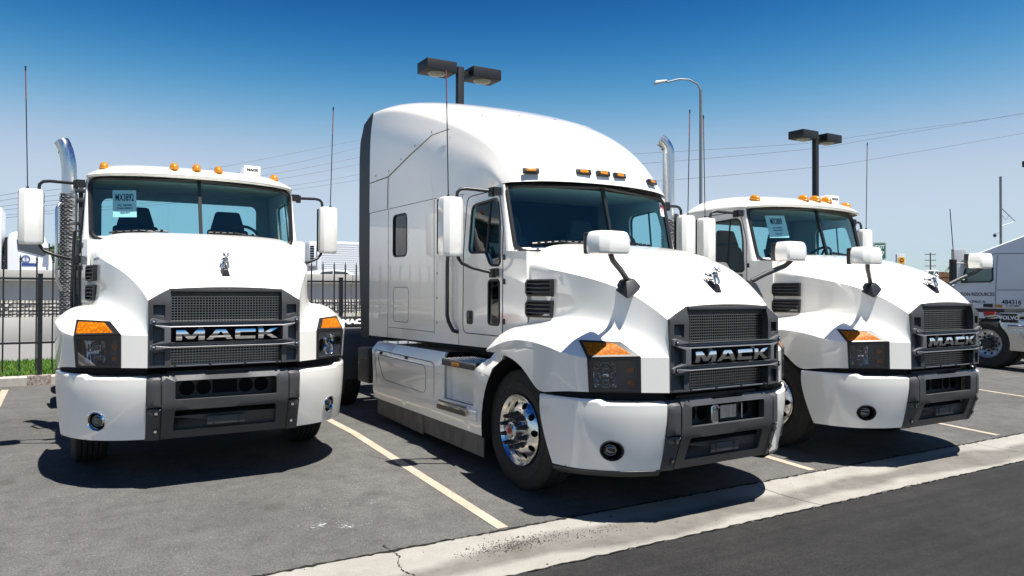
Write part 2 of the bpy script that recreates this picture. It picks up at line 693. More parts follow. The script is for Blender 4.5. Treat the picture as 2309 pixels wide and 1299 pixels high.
def hood_mesh():
    mb = hood_builder()
    bm = bmesh.new()
    ce = bm.edges.layers.float.new('crease_edge')
    cv = bm.verts.layers.float.new('crease_vert')
    vs = [bm.verts.new(p) for p in mb.v]
    for q in mb.f:
        bm.faces.new([vs[i] for i in q])
    for (a, b), w in mb.cr.items():
        e = bm.edges.get((vs[a], vs[b]))
        if e:
            e[ce] = w
    for k, w in mb.vcr.items():
        vs[k][cv] = w
    bmesh.ops.remove_doubles(bm, verts=bm.verts, dist=1e-5)
    bmesh.ops.recalc_face_normals(bm, faces=bm.faces)
    me = bpy.data.meshes.new('hood')
    bm.to_mesh(me)
    bm.free()
    me.materials.append(M['white'])
    ob = bpy.data.objects.new('tmp', me)
    COL.objects.link(ob)
    md = ob.modifiers.new('s', 'SUBSURF')
    md.levels = md.render_levels = 3
    md.boundary_smooth = 'PRESERVE_CORNERS'
    so = ob.modifiers.new('t', 'SOLIDIFY')
    so.thickness = 0.012
    so.offset = -1.0
    dg = bpy.context.evaluated_depsgraph_get()
    me2 = bpy.data.meshes.new_from_object(ob.evaluated_get(dg))
    bpy.data.objects.remove(ob)
    me2.name = 'hood'
    me2.shade_smooth()
    me2.set_sharp_from_angle(angle=R(20))
    return me2


HL = dict(hbi=(0.788, 0.111, 0.946), hbo=(1.095, 0.347, 0.945), hin=(0.790, 0.114, 1.211), ho=(1.112, 0.348, 1.200),
          hti=(0.858, 0.264, 1.311), htip=(1.090, 0.481, 1.322))


def headlight(truck, sg):
    P = {k: Vector((sg * x, y, z)) for k, (x, y, z) in HL.items()}

    def patch(a, b, c, d):
        nrm = (P[b] - P[a]).cross(P[c] - P[a]).normalized()
        if nrm.y > 0:
            nrm = -nrm

        def f(s, t, off):
            return (P[a].lerp(P[b], s)).lerp(P[c].lerp(P[d], s), t) + nrm * off
        return f, nrm
    low, nl = patch('hbi', 'hbo', 'hin', 'ho')
    upp, nu = patch('hin', 'ho', 'hti', 'htip')
    sq = [(0, 0), (1, 0), (1, 1), (0, 1)]
    hol_l = roundpoly([(0.075, 0.06), (0.945, 0.06), (0.935, 0.91), (0.075, 0.91)], 0.04, 3)
    hol_u = [(0.14, 0.12), (0.955, 0.10), (0.93, 0.88), (0.20, 0.89)]
    k = 'hl%d' % sg

    def bez():
        mb = MB()
        mb.panel(sq, [hol_l], 0.3, lambda s, t: low(s, t, 0.010), fn2=lambda s, t: low(s, t, -0.045))
        mb.panel(sq, [hol_u], 0.3, lambda s, t: upp(s, t, 0.010), fn2=lambda s, t: upp(s, t, -0.030))
        return mb
    root = part('headlight', k + 'b', bez, M['black'], truck, smooth=25)

    def house():
        mb = MB()
        fr = [low(s, t, -0.012) for s, t in ((0.04, 0.03), (0.96, 0.03), (0.96, 0.93), (0.04, 0.93))]
        bk = [low(s, t, -0.11) for s, t in ((0.10, 0.08), (0.90, 0.08), (0.90, 0.88), (0.10, 0.88))]
        mb.add(fr + bk, [(0, 1, 5, 4), (1, 2, 6, 5), (2, 3, 7, 6), (3, 0, 4, 7), (4, 5, 6, 7)])
        fr = [upp(s, t, -0.030) for s, t in ((0.05, 0.05), (0.95, 0.05), (0.95, 0.95), (0.05, 0.95))]
        mb.add(fr, [(0, 1, 2, 3)])
        return mb
    part('lamp_housing', k + 'h', house, M['housing'], root, smooth=0)

    def unit():
        mb = MB()
        for t in (0.30, 0.64):
            o = low(0.66, t, -0.085)
            mb.lathe([(0.056, 0.0), (0.064, 0.035), (0.055, 0.048), (0.044, 0.030)], frame(o, nl), 20)
        a = [low(s, t, -0.05) for s, t in ((0.44, 0.12), (0.88, 0.12), (0.88, 0.82), (0.44, 0.82))]
        b_ = [low(s, t, -0.10) for s, t in ((0.44, 0.12), (0.88, 0.12), (0.88, 0.82), (0.44, 0.82))]
        for i in range(4):
            j = (i + 1) % 4
            m_ = [a[i], a[j], a[j].lerp(b_[j], 0.35), a[i].lerp(b_[i], 0.35)]
            mb.add(m_, [(0, 1, 2, 3)])
        return mb
    part('projector_ring', k + 'p', unit, M['chrome'], root)
    part('reflector', k + 'q', lambda: MB().panel(rrect(0.46, 0.90, 0.10, 0.86, 0.06, 3), [], 0.06, lambda s, t: low(s, t, -0.100 + 0.045 * (abs(2 * (s - 0.68) / 0.44) ** 2 + abs((t - 0.48) / 0.38) ** 2) * 0.6)), M['alusoft'], root)

    def eyes():
        mb = MB()
        for t in (0.30, 0.64):
            o = low(0.66, t, -0.082)
            mb.lathe([(0.044 * math.cos(a), 0.034 * math.sin(a)) for a in [R(x) for x in (0, 20, 40, 60, 75, 89)]], frame(o, nl), 20)
        return mb
    part('projector_lens', k + 'e', eyes, M['lampdark'], root)

    for t0, t1 in ((0.20, 0.34), (0.55, 0.69)):
        def refl():
            a = [low(s, t, -0.035) for s, t in ((0.13, t0), (0.26, t0), (0.26, t1), (0.13, t1))]
            return MB().hexa(a, [p - nl * 0.03 for p in a])
        part('side_reflector', k + 'r%.1f' % t0, refl, M['amber'], root, bevel=0.003)
    part('turn_signal', k + 'a', lambda: MB().panel(hol_u, [], 0.12, lambda s, t: upp(s, t, 0.004 + 0.010 * math.sin(PI * clamp(t)))), M['amber'], root)
    part('lens', k + 'l', lambda: MB().panel(hol_l, [], 0.15, lambda s, t: low(s, t, 0.006)), M['lens'], root)
    return root


# bumper wing: a path in plan for the face and one for the lower edge
BT = [(0.617, 0.017), (0.78, 0.088), (0.92, 0.175), (1.04, 0.285), (1.135, 0.410), (1.20, 0.575), (1.238, 0.79)]
BB = [(0.612, 0.101), (0.77, 0.160), (0.90, 0.240), (1.01, 0.345), (1.10, 0.455), (1.155, 0.555), (1.195, 0.665)]


def wing_pt(s, z, off=0.0):
    t, b_ = spline([(*p, 0) for p in BT], s), spline([(*p, 0) for p in BB], s)
    k = clamp((0.80 - z) / 0.445)
    k = k ** 1.5
    p = t.lerp(b_, k)
    q = spline([(*p_, 0) for p_ in BT], min(1, s + 0.02)) - spline([(*p_, 0) for p_ in BT], max(0, s - 0.02))
    nrm = Vector((q.y, -q.x, 0)).normalized()
    bev = clamp((0.50 - s) / 0.06) * clamp((z - 0.852) / 0.045) * 0.050 + clamp((z - 0.875) / 0.02) * 0.010
    p = p + nrm * (off - bev)
    return Vector((p.x, p.y, z - bev * 0.25 if z > 0.852 else z))


def wing_builder(sg, hole):
    def f(s, z, off=0.0):
        p = wing_pt(s, z, off)
        return (sg * p.x, p.y, p.z)

    def make():
        mb = MB()
        outer = [(0, 0.358), (0.5, 0.352), (1, 0.366), (1, 0.60), (1, 0.852), (0, 0.852)]
        mb.panel(outer, [hole], 0.025, lambda s, z: f(s, z))
        ss = [q / 40 for q in range(41)]
        mb.grid([[f(s, z) for s in ss] for z in (0.852, 0.860, 0.8685, 0.877, 0.8855, 0.894)] + [[f(s, 0.894, -0.05) for s in ss]])
        mb.grid([[f(0, z, o) for z in (0.358, 0.45, 0.55, 0.65, 0.75, 0.852, 0.894)] for o in (0, -0.03)])
        mb.grid([[f(1, z, o) for z in (0.366, 0.45, 0.55, 0.65, 0.75, 0.852, 0.894)] for o in (0, -0.03)])
        mb.grid([[f(s, 0.356, o) for s in ss] for o in (0, -0.03)])
        return mb
    return make


FOG_S, FOG_Z = 0.395, 0.510


def fog_hole(rs=0.081, rz=0.071):
    return [(FOG_S + rs * math.cos(a), FOG_Z + rz * math.sin(a)) for a in [2 * PI * k / 36 for k in range(36)]]


def tyre_profile(w, R_, rr):
    """(radius, height across the tyre), outer face at h = 0, tread between"""
    p = [(rr - 0.01, -0.030), (rr + 0.012, -0.022), (rr + 0.03, -0.008), (rr + 0.07, 0.004), (rr + 0.105, 0.008), (rr + 0.107, 0.011), (rr + 0.118, 0.011), (rr + 0.12, 0.007),
         (rr + 0.145, 0.003), (R_ - 0.030, -0.012), (R_ - 0.012, -0.020), (R_ - 0.004, -0.030)]
    h = -0.034
    nr = 5
    rib = (w - 0.068) / nr
    for k in range(nr):
        p += [(R_, h), (R_, h - rib + 0.012)]
        if k < nr - 1:
            p += [(R_ - 0.013, h - rib + 0.009), (R_ - 0.013, h - rib + 0.003)]
        h -= rib
    p += [(R_ - 0.012, -w + 0.02), (R_ - 0.03, -w + 0.012), (rr + 0.10, -w), (rr + 0.03, -w + 0.01), (rr - 0.01, -w + 0.03)]
    return p


def steer_wheel_rim():
    mb = MB()
    Ro = 0.262
    holes = [circle(0.218 * math.cos(a), 0.218 * math.sin(a), 0.0285, 14) for a in [2 * PI * k / 10 for k in range(10)]] + [circle(0, 0, 0.085, 28)]

    def h(r):
        return lerp(-0.055, 0.008, clamp((Ro - r) / 0.09) ** 0.8)
    fn = lambda a, b_: (a, b_, h(math.hypot(a, b_)))
    fn2 = lambda a, b_: (a, b_, h(math.hypot(a, b_)) - 0.014)
    mb.panel(circle(0, 0, Ro, 60), holes, 0.028, fn, fn2=fn2)
    mb.lathe([(0.262, -0.055), (0.268, -0.045), (0.276, -0.022), (0.290, -0.010), (0.300, 0.0), (0.3035, -0.004), (0.303, -0.012), (0.294, -0.020), (0.285, -0.04), (0.280, -0.09), (0.27, -0.16)], n=60)
    return mb


def drive_wheel_rim():
    mb = MB()
    Ro = 0.262
    holes = [circle(0.215 * math.cos(a), 0.215 * math.sin(a), 0.028, 12) for a in [2 * PI * k / 10 for k in range(10)]] + [circle(0, 0, 0.11, 24)]
    fn = lambda a, b_: (a, b_, lerp(-0.13, -0.16, clamp((Ro - math.hypot(a, b_)) / 0.1)))
    mb.panel(circle(0, 0, Ro, 48), holes, 0.03, fn)
    mb.lathe([(0.262, -0.13), (0.272, -0.10), (0.280, -0.05), (0.290, -0.010), (0.300, 0.0), (0.3035, -0.006), (0.297, -0.02), (0.29, -0.06)], n=48)
    return mb


def wheel(truck, x, y, z, sg, kind='steer', Rw=0.512, nuts=True):
    """sg: side the outer face looks to"""
    Mx = frame((x, y, z), (sg, 0, 0), (0, 1, 0))
    w = 0.285
    t = part('wheel', 'tyre', lambda: MB().lathe(tyre_profile(w, 0.512, 0.296), n=64), M['rubber'], truck, M=Mx, smooth=30)
    if kind == 'steer':
        rim = part('rim', 'rim_s', steer_wheel_rim, M['alu'], t, smooth=30)
        part('brake_drum', 'drum', lambda: MB().lathe([(0.27, -0.15), (0.27, -0.075), (0.0, -0.07)], n=32), M['void'], t)
        part('hub', 'hub_s', lambda: MB().lathe([(0.092, 0.0), (0.092, 0.012), (0.086, 0.020), (0.080, 0.060), (0.074, 0.072), (0.058, 0.078), (0.052, 0.088), (0.0, 0.090)], n=32), M['steel'], t, smooth=30)
        for k_, ch in enumerate('STONE'):
            a_ = R(-72 + 9.5 * k_)
            if ('ty' + ch) not in CACHE:
                CACHE['ty' + ch] = text_mesh('sidewall_letter', ch, 0.052, M['tyreletter'], 0.003, sx=0.85, bold=0.001)
            up_ = Vector((math.cos(a_), math.sin(a_), 0)) * -1
            mm = Matrix((up_.cross(Vector((0, 0, 1))), up_, Vector((0, 0, 1)))).transposed().to_4x4()
            mm.translation = Vector((0.375 * math.cos(a_), 0.375 * math.sin(a_), 0.0045))
            if sg < 0:
                obj('sidewall_letter', CACHE['ty' + ch], t, M=mm)
        part('hub_cap', 'hubc', lambda: MB().lathe([(0.026, 0.088), (0.025, 0.094), (0.0, 0.095)], n=20), M['red'], t)
        for k in range(10):
            a = 2 * PI * (k + 0.5) / 10
            part('lug_nut', 'nut', lambda: MB().lathe([(0.027, 0.0), (0.027, 0.012), (0.0205, 0.014), (0.0205, 0.055), (0.0165, 0.058), (0.0165, 0.084), (0.012, 0.090), (0.0, 0.090)], n=8), M['nut'], t,
                 loc=(0.139 * math.cos(a), 0.139 * math.sin(a), 0.006), smooth=30)
    else:
        part('rim', 'rim_d', drive_wheel_rim, M['alu'], t, smooth=30)
        part('hub', 'hub_d', lambda: MB().lathe([(0.112, -0.16), (0.112, -0.06), (0.10, -0.03), (0.05, -0.025), (0.045, -0.01), (0.0, -0.008)], n=24), M['iron'], t, smooth=30)
        for k in range(10):
            a = 2 * PI * (k + 0.5) / 10
            part('lug_nut', 'nut', None, None, t, loc=(0.139 * math.cos(a), 0.139 * math.sin(a), -0.155))
    return t


LETTERS = {
    'M': ([[(0, 0), (0, 1), (0.31, 1), (0.53, 0.46), (0.73, 1), (1.02, 1), (1.02, 0), (0.80, 0), (0.80, 0.60), (0.62, 0.10), (0.42, 0.10), (0.21, 0.60), (0.21, 0)]], -0.408, 0.212),
    'A': ([[(0, 0), (0.36, 1), (0.72, 1), (1.0, 0), (0.77, 0), (0.715, 0.20), (0.31, 0.20), (0.235, 0)], [(0.385, 0.40), (0.655, 0.40), (0.575, 0.76), (0.505, 0.76)]], -0.178, 0.208),
    'C': ([[(0.07, 0), (0, 0.08), (0, 0.92), (0.07, 1), (1, 1), (1, 0.70), (0.24, 0.70), (0.24, 0.30), (1, 0.30), (1, 0)]], 0.048, 0.165),
    'K': ([[(0, 0), (0, 1), (0.26, 1), (0.26, 0.62), (0.62, 0.98), (1.0, 1.06), (0.52, 0.55), (1.0, 0), (0.70, 0), (0.36, 0.40), (0.26, 0.32), (0.26, 0)]], 0.238, 0.165),
}


def grille(truck):
    def side(sg):
        def front(x, z):
            return -0.032 + (x - 0.445) * 0.19 + (0.0 if z < 1.48 else (z - 1.48) * 0.25)

        def make():
            mb = MB()
            outer = [(0.443, 0.946), (0.609, 0.946), (0.6055, 1.488), (0.451, 1.583), (0.443, 1.583)]
            holes = [[(0.485, 1.352), (0.572, 1.375), (0.572, 1.452), (0.485, 1.452)],
                     [(0.500, 1.165), (0.572, 1.135), (0.572, 1.290), (0.500, 1.262)],
                     [(0.485, 0.962), (0.572, 0.962), (0.572, 1.062), (0.485, 1.075)]]
            fn = lambda x, z: (sg * x, front(x, z), z)
            mb.panel(outer, holes, 0.04, fn, fn2=lambda x, z: (sg * x, front(x, z) + (0.050 if x > 0.5 else 0.12), z))
            for h in holes:                                  # sloping pocket floors
                zs = [p[1] for p in h]
                z0, z1 = min(zs), max(zs)
                x0, x1 = 0.475, 0.582
                mb.add([(sg * x0, front(x0, z0) + 0.050, z1), (sg * x1, front(x1, z0) + 0.040, z1), (sg * x1, front(x1, z0) + 0.012, z0 - 0.004), (sg * x0, front(x0, z0) + 0.018, z0 - 0.004)], [(0, 1, 2, 3)])
            return mb
        return make
    root = part('grille', 'gr_top', lambda: MB().box(-0.4425, 0.4425, -0.030, 0.075, 1.556, 1.586).box(-0.4425, 0.4425, 0.02, 0.09, 1.520, 1.5555), M['dark'], truck, bevel=0.006)
    for sg in (-1, 1):
        part('grille_cheek', 'gr_s%d' % sg, side(sg), M['dark'], root, smooth=25)
    part('radiator', 'rad', lambda: MB().box(-0.60, 0.60, 0.105, 0.13, 0.93, 1.56), M['void'], root)

    def wires():
        mb = MB()
        for z0, z1 in ((1.322, 1.518), (0.964, 1.100)):
            z = z0
            while z <= z1:
                mb.box(-0.443, 0.443, 0.030, 0.0335, z - 0.0033, z + 0.0033)
                z += 0.0215
            x = -0.434
            while x < 0.44:
                mb.box(x - 0.0022, x + 0.0022, 0.034, 0.038, z0 - 0.01, z1 + 0.012)
                x += 0.0238
        return mb
    o = part('grille_mesh', 'wires', wires, M['wire'], root, smooth=0)
    o['kind'] = 'stuff'

    def bar():
        h = [(0, 1.314), (0.455, 1.314), (0.572, 1.346), (0.594, 1.338), (0.594, 1.298), (0.582, 1.291), (0.492, 1.262), (0.492, 1.157), (0.582, 1.131), (0.594, 1.124), (0.594, 1.090), (0.572, 1.083), (0.455, 1.107), (0, 1.107)]
        outer = h[1:-1] + [(-x, z) for x, z in reversed(h[1:-1])]
        hole = roundpoly([(-0.446, 1.146), (0.446, 1.146), (0.446, 1.272), (-0.446, 1.272)], 0.008, 2)
        off = lambda x: max(0, abs(x) - 0.455) * 0.22
        return MB().prism([outer, hole], -0.058, -0.022, lambda x, z, d: (x, d + off(x), z))
    part('grille_bar', 'gbar', bar, M['barmetal'], root, bevel=0.006, smooth=30)
    for sg in (-1, 1):
        for z in (1.317, 1.111):
            Mx = frame((sg * 0.570, -0.036, z), (0, -1, 0))
            bo = part('bolt', 'gbolt', lambda: MB().lathe([(0.018, 0), (0.018, 0.004), (0.012, 0.006), (0.012, 0.002), (0.0, 0.002)], n=16), M['black'], root, M=Mx)
            part('bolt_head', 'gbolth', lambda: MB().lathe([(0.011, 0.0), (0.011, 0.009), (0.0, 0.010)], n=6), M['chrome'], bo, smooth=0)
    for x in (-0.215, 0.262):
        part('letter_post', 'lpost', lambda: MB().box(-0.022, 0.022, -0.030, -0.010, 1.140, 1.278), M['dark'], root, loc=(x, 0, 0), bevel=0.003)
    for c, (loops, x0, w) in LETTERS.items():
        lp = [[(x0 + a * w, 1.164 + b_ * 0.082) for a, b_ in q] for q in loops]
        part('letter', 'let' + c, lambda: MB().panel(lp[0], lp[1:], 0.009, lambda x, z: (x, -0.070 + 5.0 * (z - 1.215) ** 2, z), fn2=lambda x, z: (x, -0.034, z)), M['lettermetal'], root, smooth=30)
    part('lower_rail', 'grail', lambda: MB().box(-0.443, 0.443, -0.020, 0.05, 0.946, 0.958), M['barmetal'], root, bevel=0.004)
    for x in (-0.41, -0.14, 0.14, 0.41):
        part('clip', 'gclip', lambda: MB().box(-0.010, 0.010, -0.026, 0.0, 0.940, 0.964), M['black'], root, loc=(x, 0, 0), bevel=0.003)
    return root


def bumper(truck, kind):
    def yz(z):
        return -0.024 + max(0, 0.62 - z) * 0.36 + max(0, z - 0.852) * 0.9

    def centre():
        mb = MB()
        outer = [(-0.503, 0.352), (0.503, 0.352), (0.503, 0.888), (0.20, 0.888), (0.165, 0.868), (-0.165, 0.868), (-0.20, 0.888), (-0.503, 0.888)]
        h1 = roundpoly([(-0.405, 0.677), (0.405, 0.677), (0.405, 0.833), (-0.405, 0.833)], 0.018, 3)
        h2 = roundpoly([(-0.412, 0.420), (0.412, 0.420), (0.405, 0.592), (-0.405, 0.592)], 0.014, 3)
        mb.panel(outer, [h1, h2], 0.06, lambda x, z: (x, yz(z), z), fn2=lambda x, z: (x, yz(z) + 0.055, z))
        return mb
    root = part('bumper', 'bmp_c', centre, M['dark'], truck, smooth=30)

    def rec():
        mb = MB()
        a = [(-0.43, 0.058, 0.535), (0.43, 0.058, 0.535), (0.43, 0.085, 0.39), (-0.43, 0.085, 0.39)]
        mb.hexa(a, [(x, y + 0.03, z) for x, y, z in a])
        mb.hexa([(-0.43, 0.058, 0.535), (0.43, 0.058, 0.535), (0.43, 0.16, 0.55), (-0.43, 0.16, 0.55)], [(-0.43, 0.062, 0.52), (0.43, 0.062, 0.52), (0.43, 0.16, 0.53), (-0.43, 0.16, 0.53)])
        return mb
    part('lower_panel', 'bmp_r', rec, M['dark'], root, bevel=0.008)

    def back():
        mb = MB()
        holes = [circle(x, 0.755, 0.062, 18) for x in (-0.30, -0.17, 0.17, 0.30)] + [[(x + 0.10 * a, z) for a, z in ((-1, .70), (1, .70), (1, .81), (-1, .81))] for x in (0.0,)]
        mb.panel([(-0.45, 0.60), (0.45, 0.60), (0.45, 0.90), (-0.45, 0.90)], holes, 0.1, lambda x, z: (x, 0.10, z), fn2=lambda x, z: (x, 0.112, z))
        return mb
    part('tow_plate', 'bmp_b', back, M['iron'], root)
    part('bumper_core', 'bmp_k', lambda: MB().box(-0.60, 0.60, 0.19, 0.24, 0.38, 0.93), M['void'], root)
    if kind == 'sleeper':
        def hitch():
            mb = MB()
            mb.lathe([(0.0, 0.0), (0.035, 0.0), (0.035, 0.10), (0.024, 0.11), (0.024, 0.14), (0.0, 0.14)], frame((-0.10, 0.045, 0.675), (0, 0, 1)), 14)
            mb.tube([(-0.14, 0.03, 0.70), (-0.14, 0.03, 0.80), (-0.10, 0.02, 0.82), (-0.06, 0.03, 0.79)], 0.010, 6)
            mb.tube([(0.20, 0.03, 0.69), (0.20, 0.03, 0.81)], 0.009, 6)
            mb.box(-0.02, 0.16, 0.05, 0.09, 0.70, 0.80)
            return mb
        part('tow_hitch', 'hitch', hitch, M['steel'], root)
    for sg in (-1, 1):
        def pad(z0, z1, sg=sg):
            def make():
                mb = MB()
                f = lambda x, z: -0.012 + (x - 0.505) * 0.24 + max(0, 0.62 - z) * 0.33 + max(0, z - 0.835) * 0.7
                o = [(0.5055, z0), (0.6135, z0), (0.6135, z1), (0.5055, z1)]
                mb.panel(o, [], 0.03, lambda x, z: (sg * x, f(x, z) - (0.020 if abs(x - 0.5595) < 0.05 and z0 + 0.006 < z < z1 - 0.006 else 0.0), z), fn2=lambda x, z: (sg * x, f(x, z) + 0.10, z))
                return mb
            return make
        part('bumper_pad', 'pad_u%d' % sg, pad(0.622, 0.885), M['dark'], root, smooth=30)
        part('bumper_pad', 'pad_l%d' % sg, pad(0.345, 0.612), M['dark'], root, smooth=30)
        for z, y in ((0.576, -0.010), (0.425, 0.038)):
            Mx = frame((sg * 0.545, y, z), (0, -1, -0.25))
            bo = part('bolt', 'bbolt', lambda: MB().lathe([(0.022, 0), (0.022, 0.005), (0.016, 0.008), (0.015, 0.002), (0.0, 0.002)], n=18), M['black'], root, M=Mx)
            part('bolt_head', 'bbolth', lambda: MB().lathe([(0.0125, 0.0), (0.0125, 0.007), (0.0, 0.008)], n=12), M['chrome'], bo, smooth=30)
        hole = fog_hole()
        wg = part('bumper_wing', 'wing%d' % sg, wing_builder(sg, hole), M['white'], truck, smooth=30)
        # the dark band between the fender and the bumper
        def band(sg=sg):
            mb = MB()
            ss = [k / 16 for k in range(17)]
            a = [wing_pt(s, 0.880, -0.05) for s in ss]
            row = lambda z, o: [Vector((sg * wing_pt(s, 0.75, o).x, wing_pt(s, 0.75, o).y, z)) for s in ss]
            mb.grid([row(0.885, 0.0 - 0.02), row(0.885, -0.035), row(0.955, -0.035), row(0.955, -0.2)])
            return mb
        part('gap_seal', 'band%d' % sg, band, M['void'], wg)
        if kind == 'sleeper':
            def dam(sg=sg):
                mb = MB()
                ss = [k / 16 for k in range(17)]
                row = lambda z, o: [Vector((sg * wing_pt(s, 0.36, o).x, wing_pt(s, 0.36, o).y, z)) for s in ss]
                mb.grid([row(0.358, -0.004), row(0.352, 0.004), row(0.335, 0.0), row(0.300, -0.05), row(0.30, -0.2)])
                return mb
            part('air_dam', 'dam%d' % sg, dam, M['dark'], wg)
        # fog lamp in its recess
        c = wing_pt(FOG_S, FOG_Z)
        d = wing_pt(FOG_S + 0.02, FOG_Z) - wing_pt(FOG_S - 0.02, FOG_Z)
        dz = wing_pt(FOG_S, FOG_Z + 0.03) - wing_pt(FOG_S, FOG_Z - 0.03)
        nv = d.cross(dz).normalized()
        if nv.y > 0:
            nv = -nv
        Mx = frame((sg * c.x, c.y, c.z), (sg * nv.x, nv.y, nv.z), (sg * d.x, d.y, d.z))
        sx = 1.12
        fm = M['chrome'] if kind == 'chrome_fog' else M['black']
        fo = part('fog_light', ('fog' + fm.name), lambda: MB().lathe([(0.064, -0.012), (0.070, 0.004), (0.075, 0.008), (0.080, 0.004), (0.083, -0.008)], n=36), fm, truck, M=Mx @ Matrix.Diagonal((sx, 1, 1, 1)))
        part('recess', 'fogrec', lambda: MB().lathe([(0.066, 0.0), (0.060, -0.05), (0.050, -0.075), (0.0, -0.078)], n=30), M['void'], fo)
        lm = Matrix.Translation((-0.012 * sg if kind != 'chrome_fog' else 0, 0, 0))
        part('lamp_ring', 'fogring', lambda: MB().lathe([(0.048, -0.06), (0.050, -0.018), (0.044, -0.012), (0.041, -0.02), (0.040, -0.055)], n=28), M['chrome'] if kind == 'chrome_fog' else M['alu'], fo, M=lm)
        part('lamp_lens', 'foglens', lambda: MB().lathe([(0.041, -0.024), (0.032, -0.014), (0.018, -0.008), (0.0, -0.006)], n=24), M['lampdark'], fo, M=lm)
    pb = part('plate_bracket', 'plate', lambda: MB().box(-0.154, 0.154, 0.020, 0.034, 0.450, 0.519), M['dark'], root, bevel=0.003)
    for x, z in ((-0.10, 0.472), (0.10, 0.472), (-0.10, 0.503), (0.10, 0.503)):
        part('screw', 'pscrew', lambda: MB().lathe([(0.011, 0.0), (0.011, 0.003), (0.006, 0.004), (0.0, 0.002)], n=10), M['black'], pb, M=frame((x, 0.020, z), (0, -1, 0)))
    return root


def vents(truck):
    for sg in (-1, 1):
        for z0, z1 in ((1.652, 1.797), (1.472, 1.617)):
            a, c = Vector((sg * 0.938, 1.035, 0)), Vector((sg * 0.990, 1.362, 0))
            u = (c - a).normalized()
            nrm = Vector((u.y, -u.x, 0)) * sg
            nrm = nrm if nrm.x * sg > 0 else -nrm
            L = (c - a).length

            def P(s, z, o):
                return a + u * (s * L) + nrm * o + Vector((0, 0, z))

            def fr():
                mb = MB()
                o = [(0.0, z0), (0.93, z0), (1.0, z0 + 0.03), (1.0, z1 - 0.03), (0.93, z1), (0.0, z1)]
                h = [(0.06, z0 + 0.016), (0.90, z0 + 0.016), (0.94, z0 + 0.035), (0.94, z1 - 0.035), (0.90, z1 - 0.016), (0.06, z1 - 0.016)]
                mb.prism([o, h], 0.022, -0.015, lambda s, z, d: P(s, z, d))
                mb.prism([h], -0.008, -0.014, lambda s, z, d: P(s, z, d))
                return mb
            v = part('hood_vent', 'vent%d%.2f' % (sg, z0), fr, M['black'], truck, bevel=0.004)
            for k in range(3):
                zc = z0 + 0.026 + (k + 0.35) * (z1 - z0 - 0.04) / 3
                part('louvre', 'lv%d%.2f%d' % (sg, z0, k), lambda: MB().hexa([P(0.05, zc - .004, .018), P(0.95, zc - .004, .018), P(0.95, zc + .004, .018), P(0.05, zc + .004, .018)],
                     [P(0.05, zc + .018, -.010), P(0.95, zc + .018, -.010), P(0.95, zc + .026, -.010), P(0.05, zc + .026, -.010)]), M['dark'], v, smooth=0)


def ornament(truck):
    root = part('hood_ornament', 'orn_b', lambda: MB().hexa([(-0.034, 0.083, 1.690), (0.034, 0.083, 1.690), (0.032, 0.185, 1.768), (-0.032, 0.185, 1.768)],
                [(-0.019, 0.096, 1.752), (0.019, 0.096, 1.752), (0.015, 0.180, 1.790), (-0.015, 0.180, 1.790)]), M['black'], truck, bevel=0.005)

    def dog():
        mb = MB()
        def ball(c, r, s=(1, 1, 1)):
            Mx = Matrix.Translation(c) @ Matrix.Diagonal((*s, 1))
            mb.lathe([(r * math.sin(R(a)), -r * math.cos(R(a))) for a in (1, 30, 60, 90, 120, 150, 179)], Mx, 12)
        ball((0, 0.150, 1.803), 0.022, (1.0, 1.7, 1.0))
        ball((0, 0.122, 1.815), 0.021, (1.1, 1.0, 1.1))
        ball((0, 0.104, 1.846), 0.019, (1.15, 1.0, 0.95))
        ball((0, 0.088, 1.840), 0.012, (1.2, 0.9, 0.8))
        ball((0, 0.190, 1.812), 0.017, (1.1, 1.0, 1.2))
        for sx in (-1, 1):
            ball((sx * 0.016, 0.112, 1.864), 0.007, (1, 0.6, 1.1))
            mb.tube([(sx * 0.014, 0.118, 1.805), (sx * 0.017, 0.106, 1.780), (sx * 0.017, 0.102, 1.757)], 0.009, 8)
            mb.tube([(sx * 0.013, 0.188, 1.805), (sx * 0.018, 0.180, 1.792), (sx * 0.017, 0.172, 1.783)], 0.010, 8)
        o = Vector((0, 0.105, 1.752))
        return mb.xf(Matrix.Translation(o) @ Matrix.Scale(1.25, 4) @ Matrix.Translation(-o))
    part('dog_figure', 'orn_d', dog, M['steel'], root, smooth=60)


# windshield corners (half): edge of the glass
WTC, WTE = Vector((0, 1.566, 2.705)), Vector((0.972, 1.762, 2.672))
WBC, WBE = Vector((0, 1.392, 2.090)), Vector((0.960, 1.600, 2.055))


def wind_pt(s, t, off=0.0):
    """s from -1 to 1 across, t from 0 (bottom) to 1 (top)"""
    a = abs(s)
    bow = 0.055 * (a ** 2.2 - a)                          # a gentle curve towards the pillars
    p = WBC.lerp(WBE, a).lerp(WTC.lerp(WTE, a), t)
    p = Vector((p.x, p.y + bow, p.z))
    if s < 0:
        p.x = -p.x
    return p + Vector((0, -0.95, 0.29)).normalized() * off


def side_x(y, z, k=1.0):
    return (1.042 - 0.105 * max(0, z - 2.05) + 0.012 * k * clamp((y - 2.4) / 2.4) - 0.055 * clamp((1.75 - y) / 0.45)) if k < 1.5 else (1.042 + 0.02 * clamp((y - 2.4) / 2.4) - 0.095 * clamp((2.9 - y) / 0.9) * max(0, z - 2.05) - 0.055 * clamp((1.75 - y) / 0.45))


WIN = [(1.725, 1.932), (1.905, 1.932), (1.985, 2.058), (2.318, 2.066), (2.300, 2.530), (1.838, 2.560), (1.765, 2.30)]


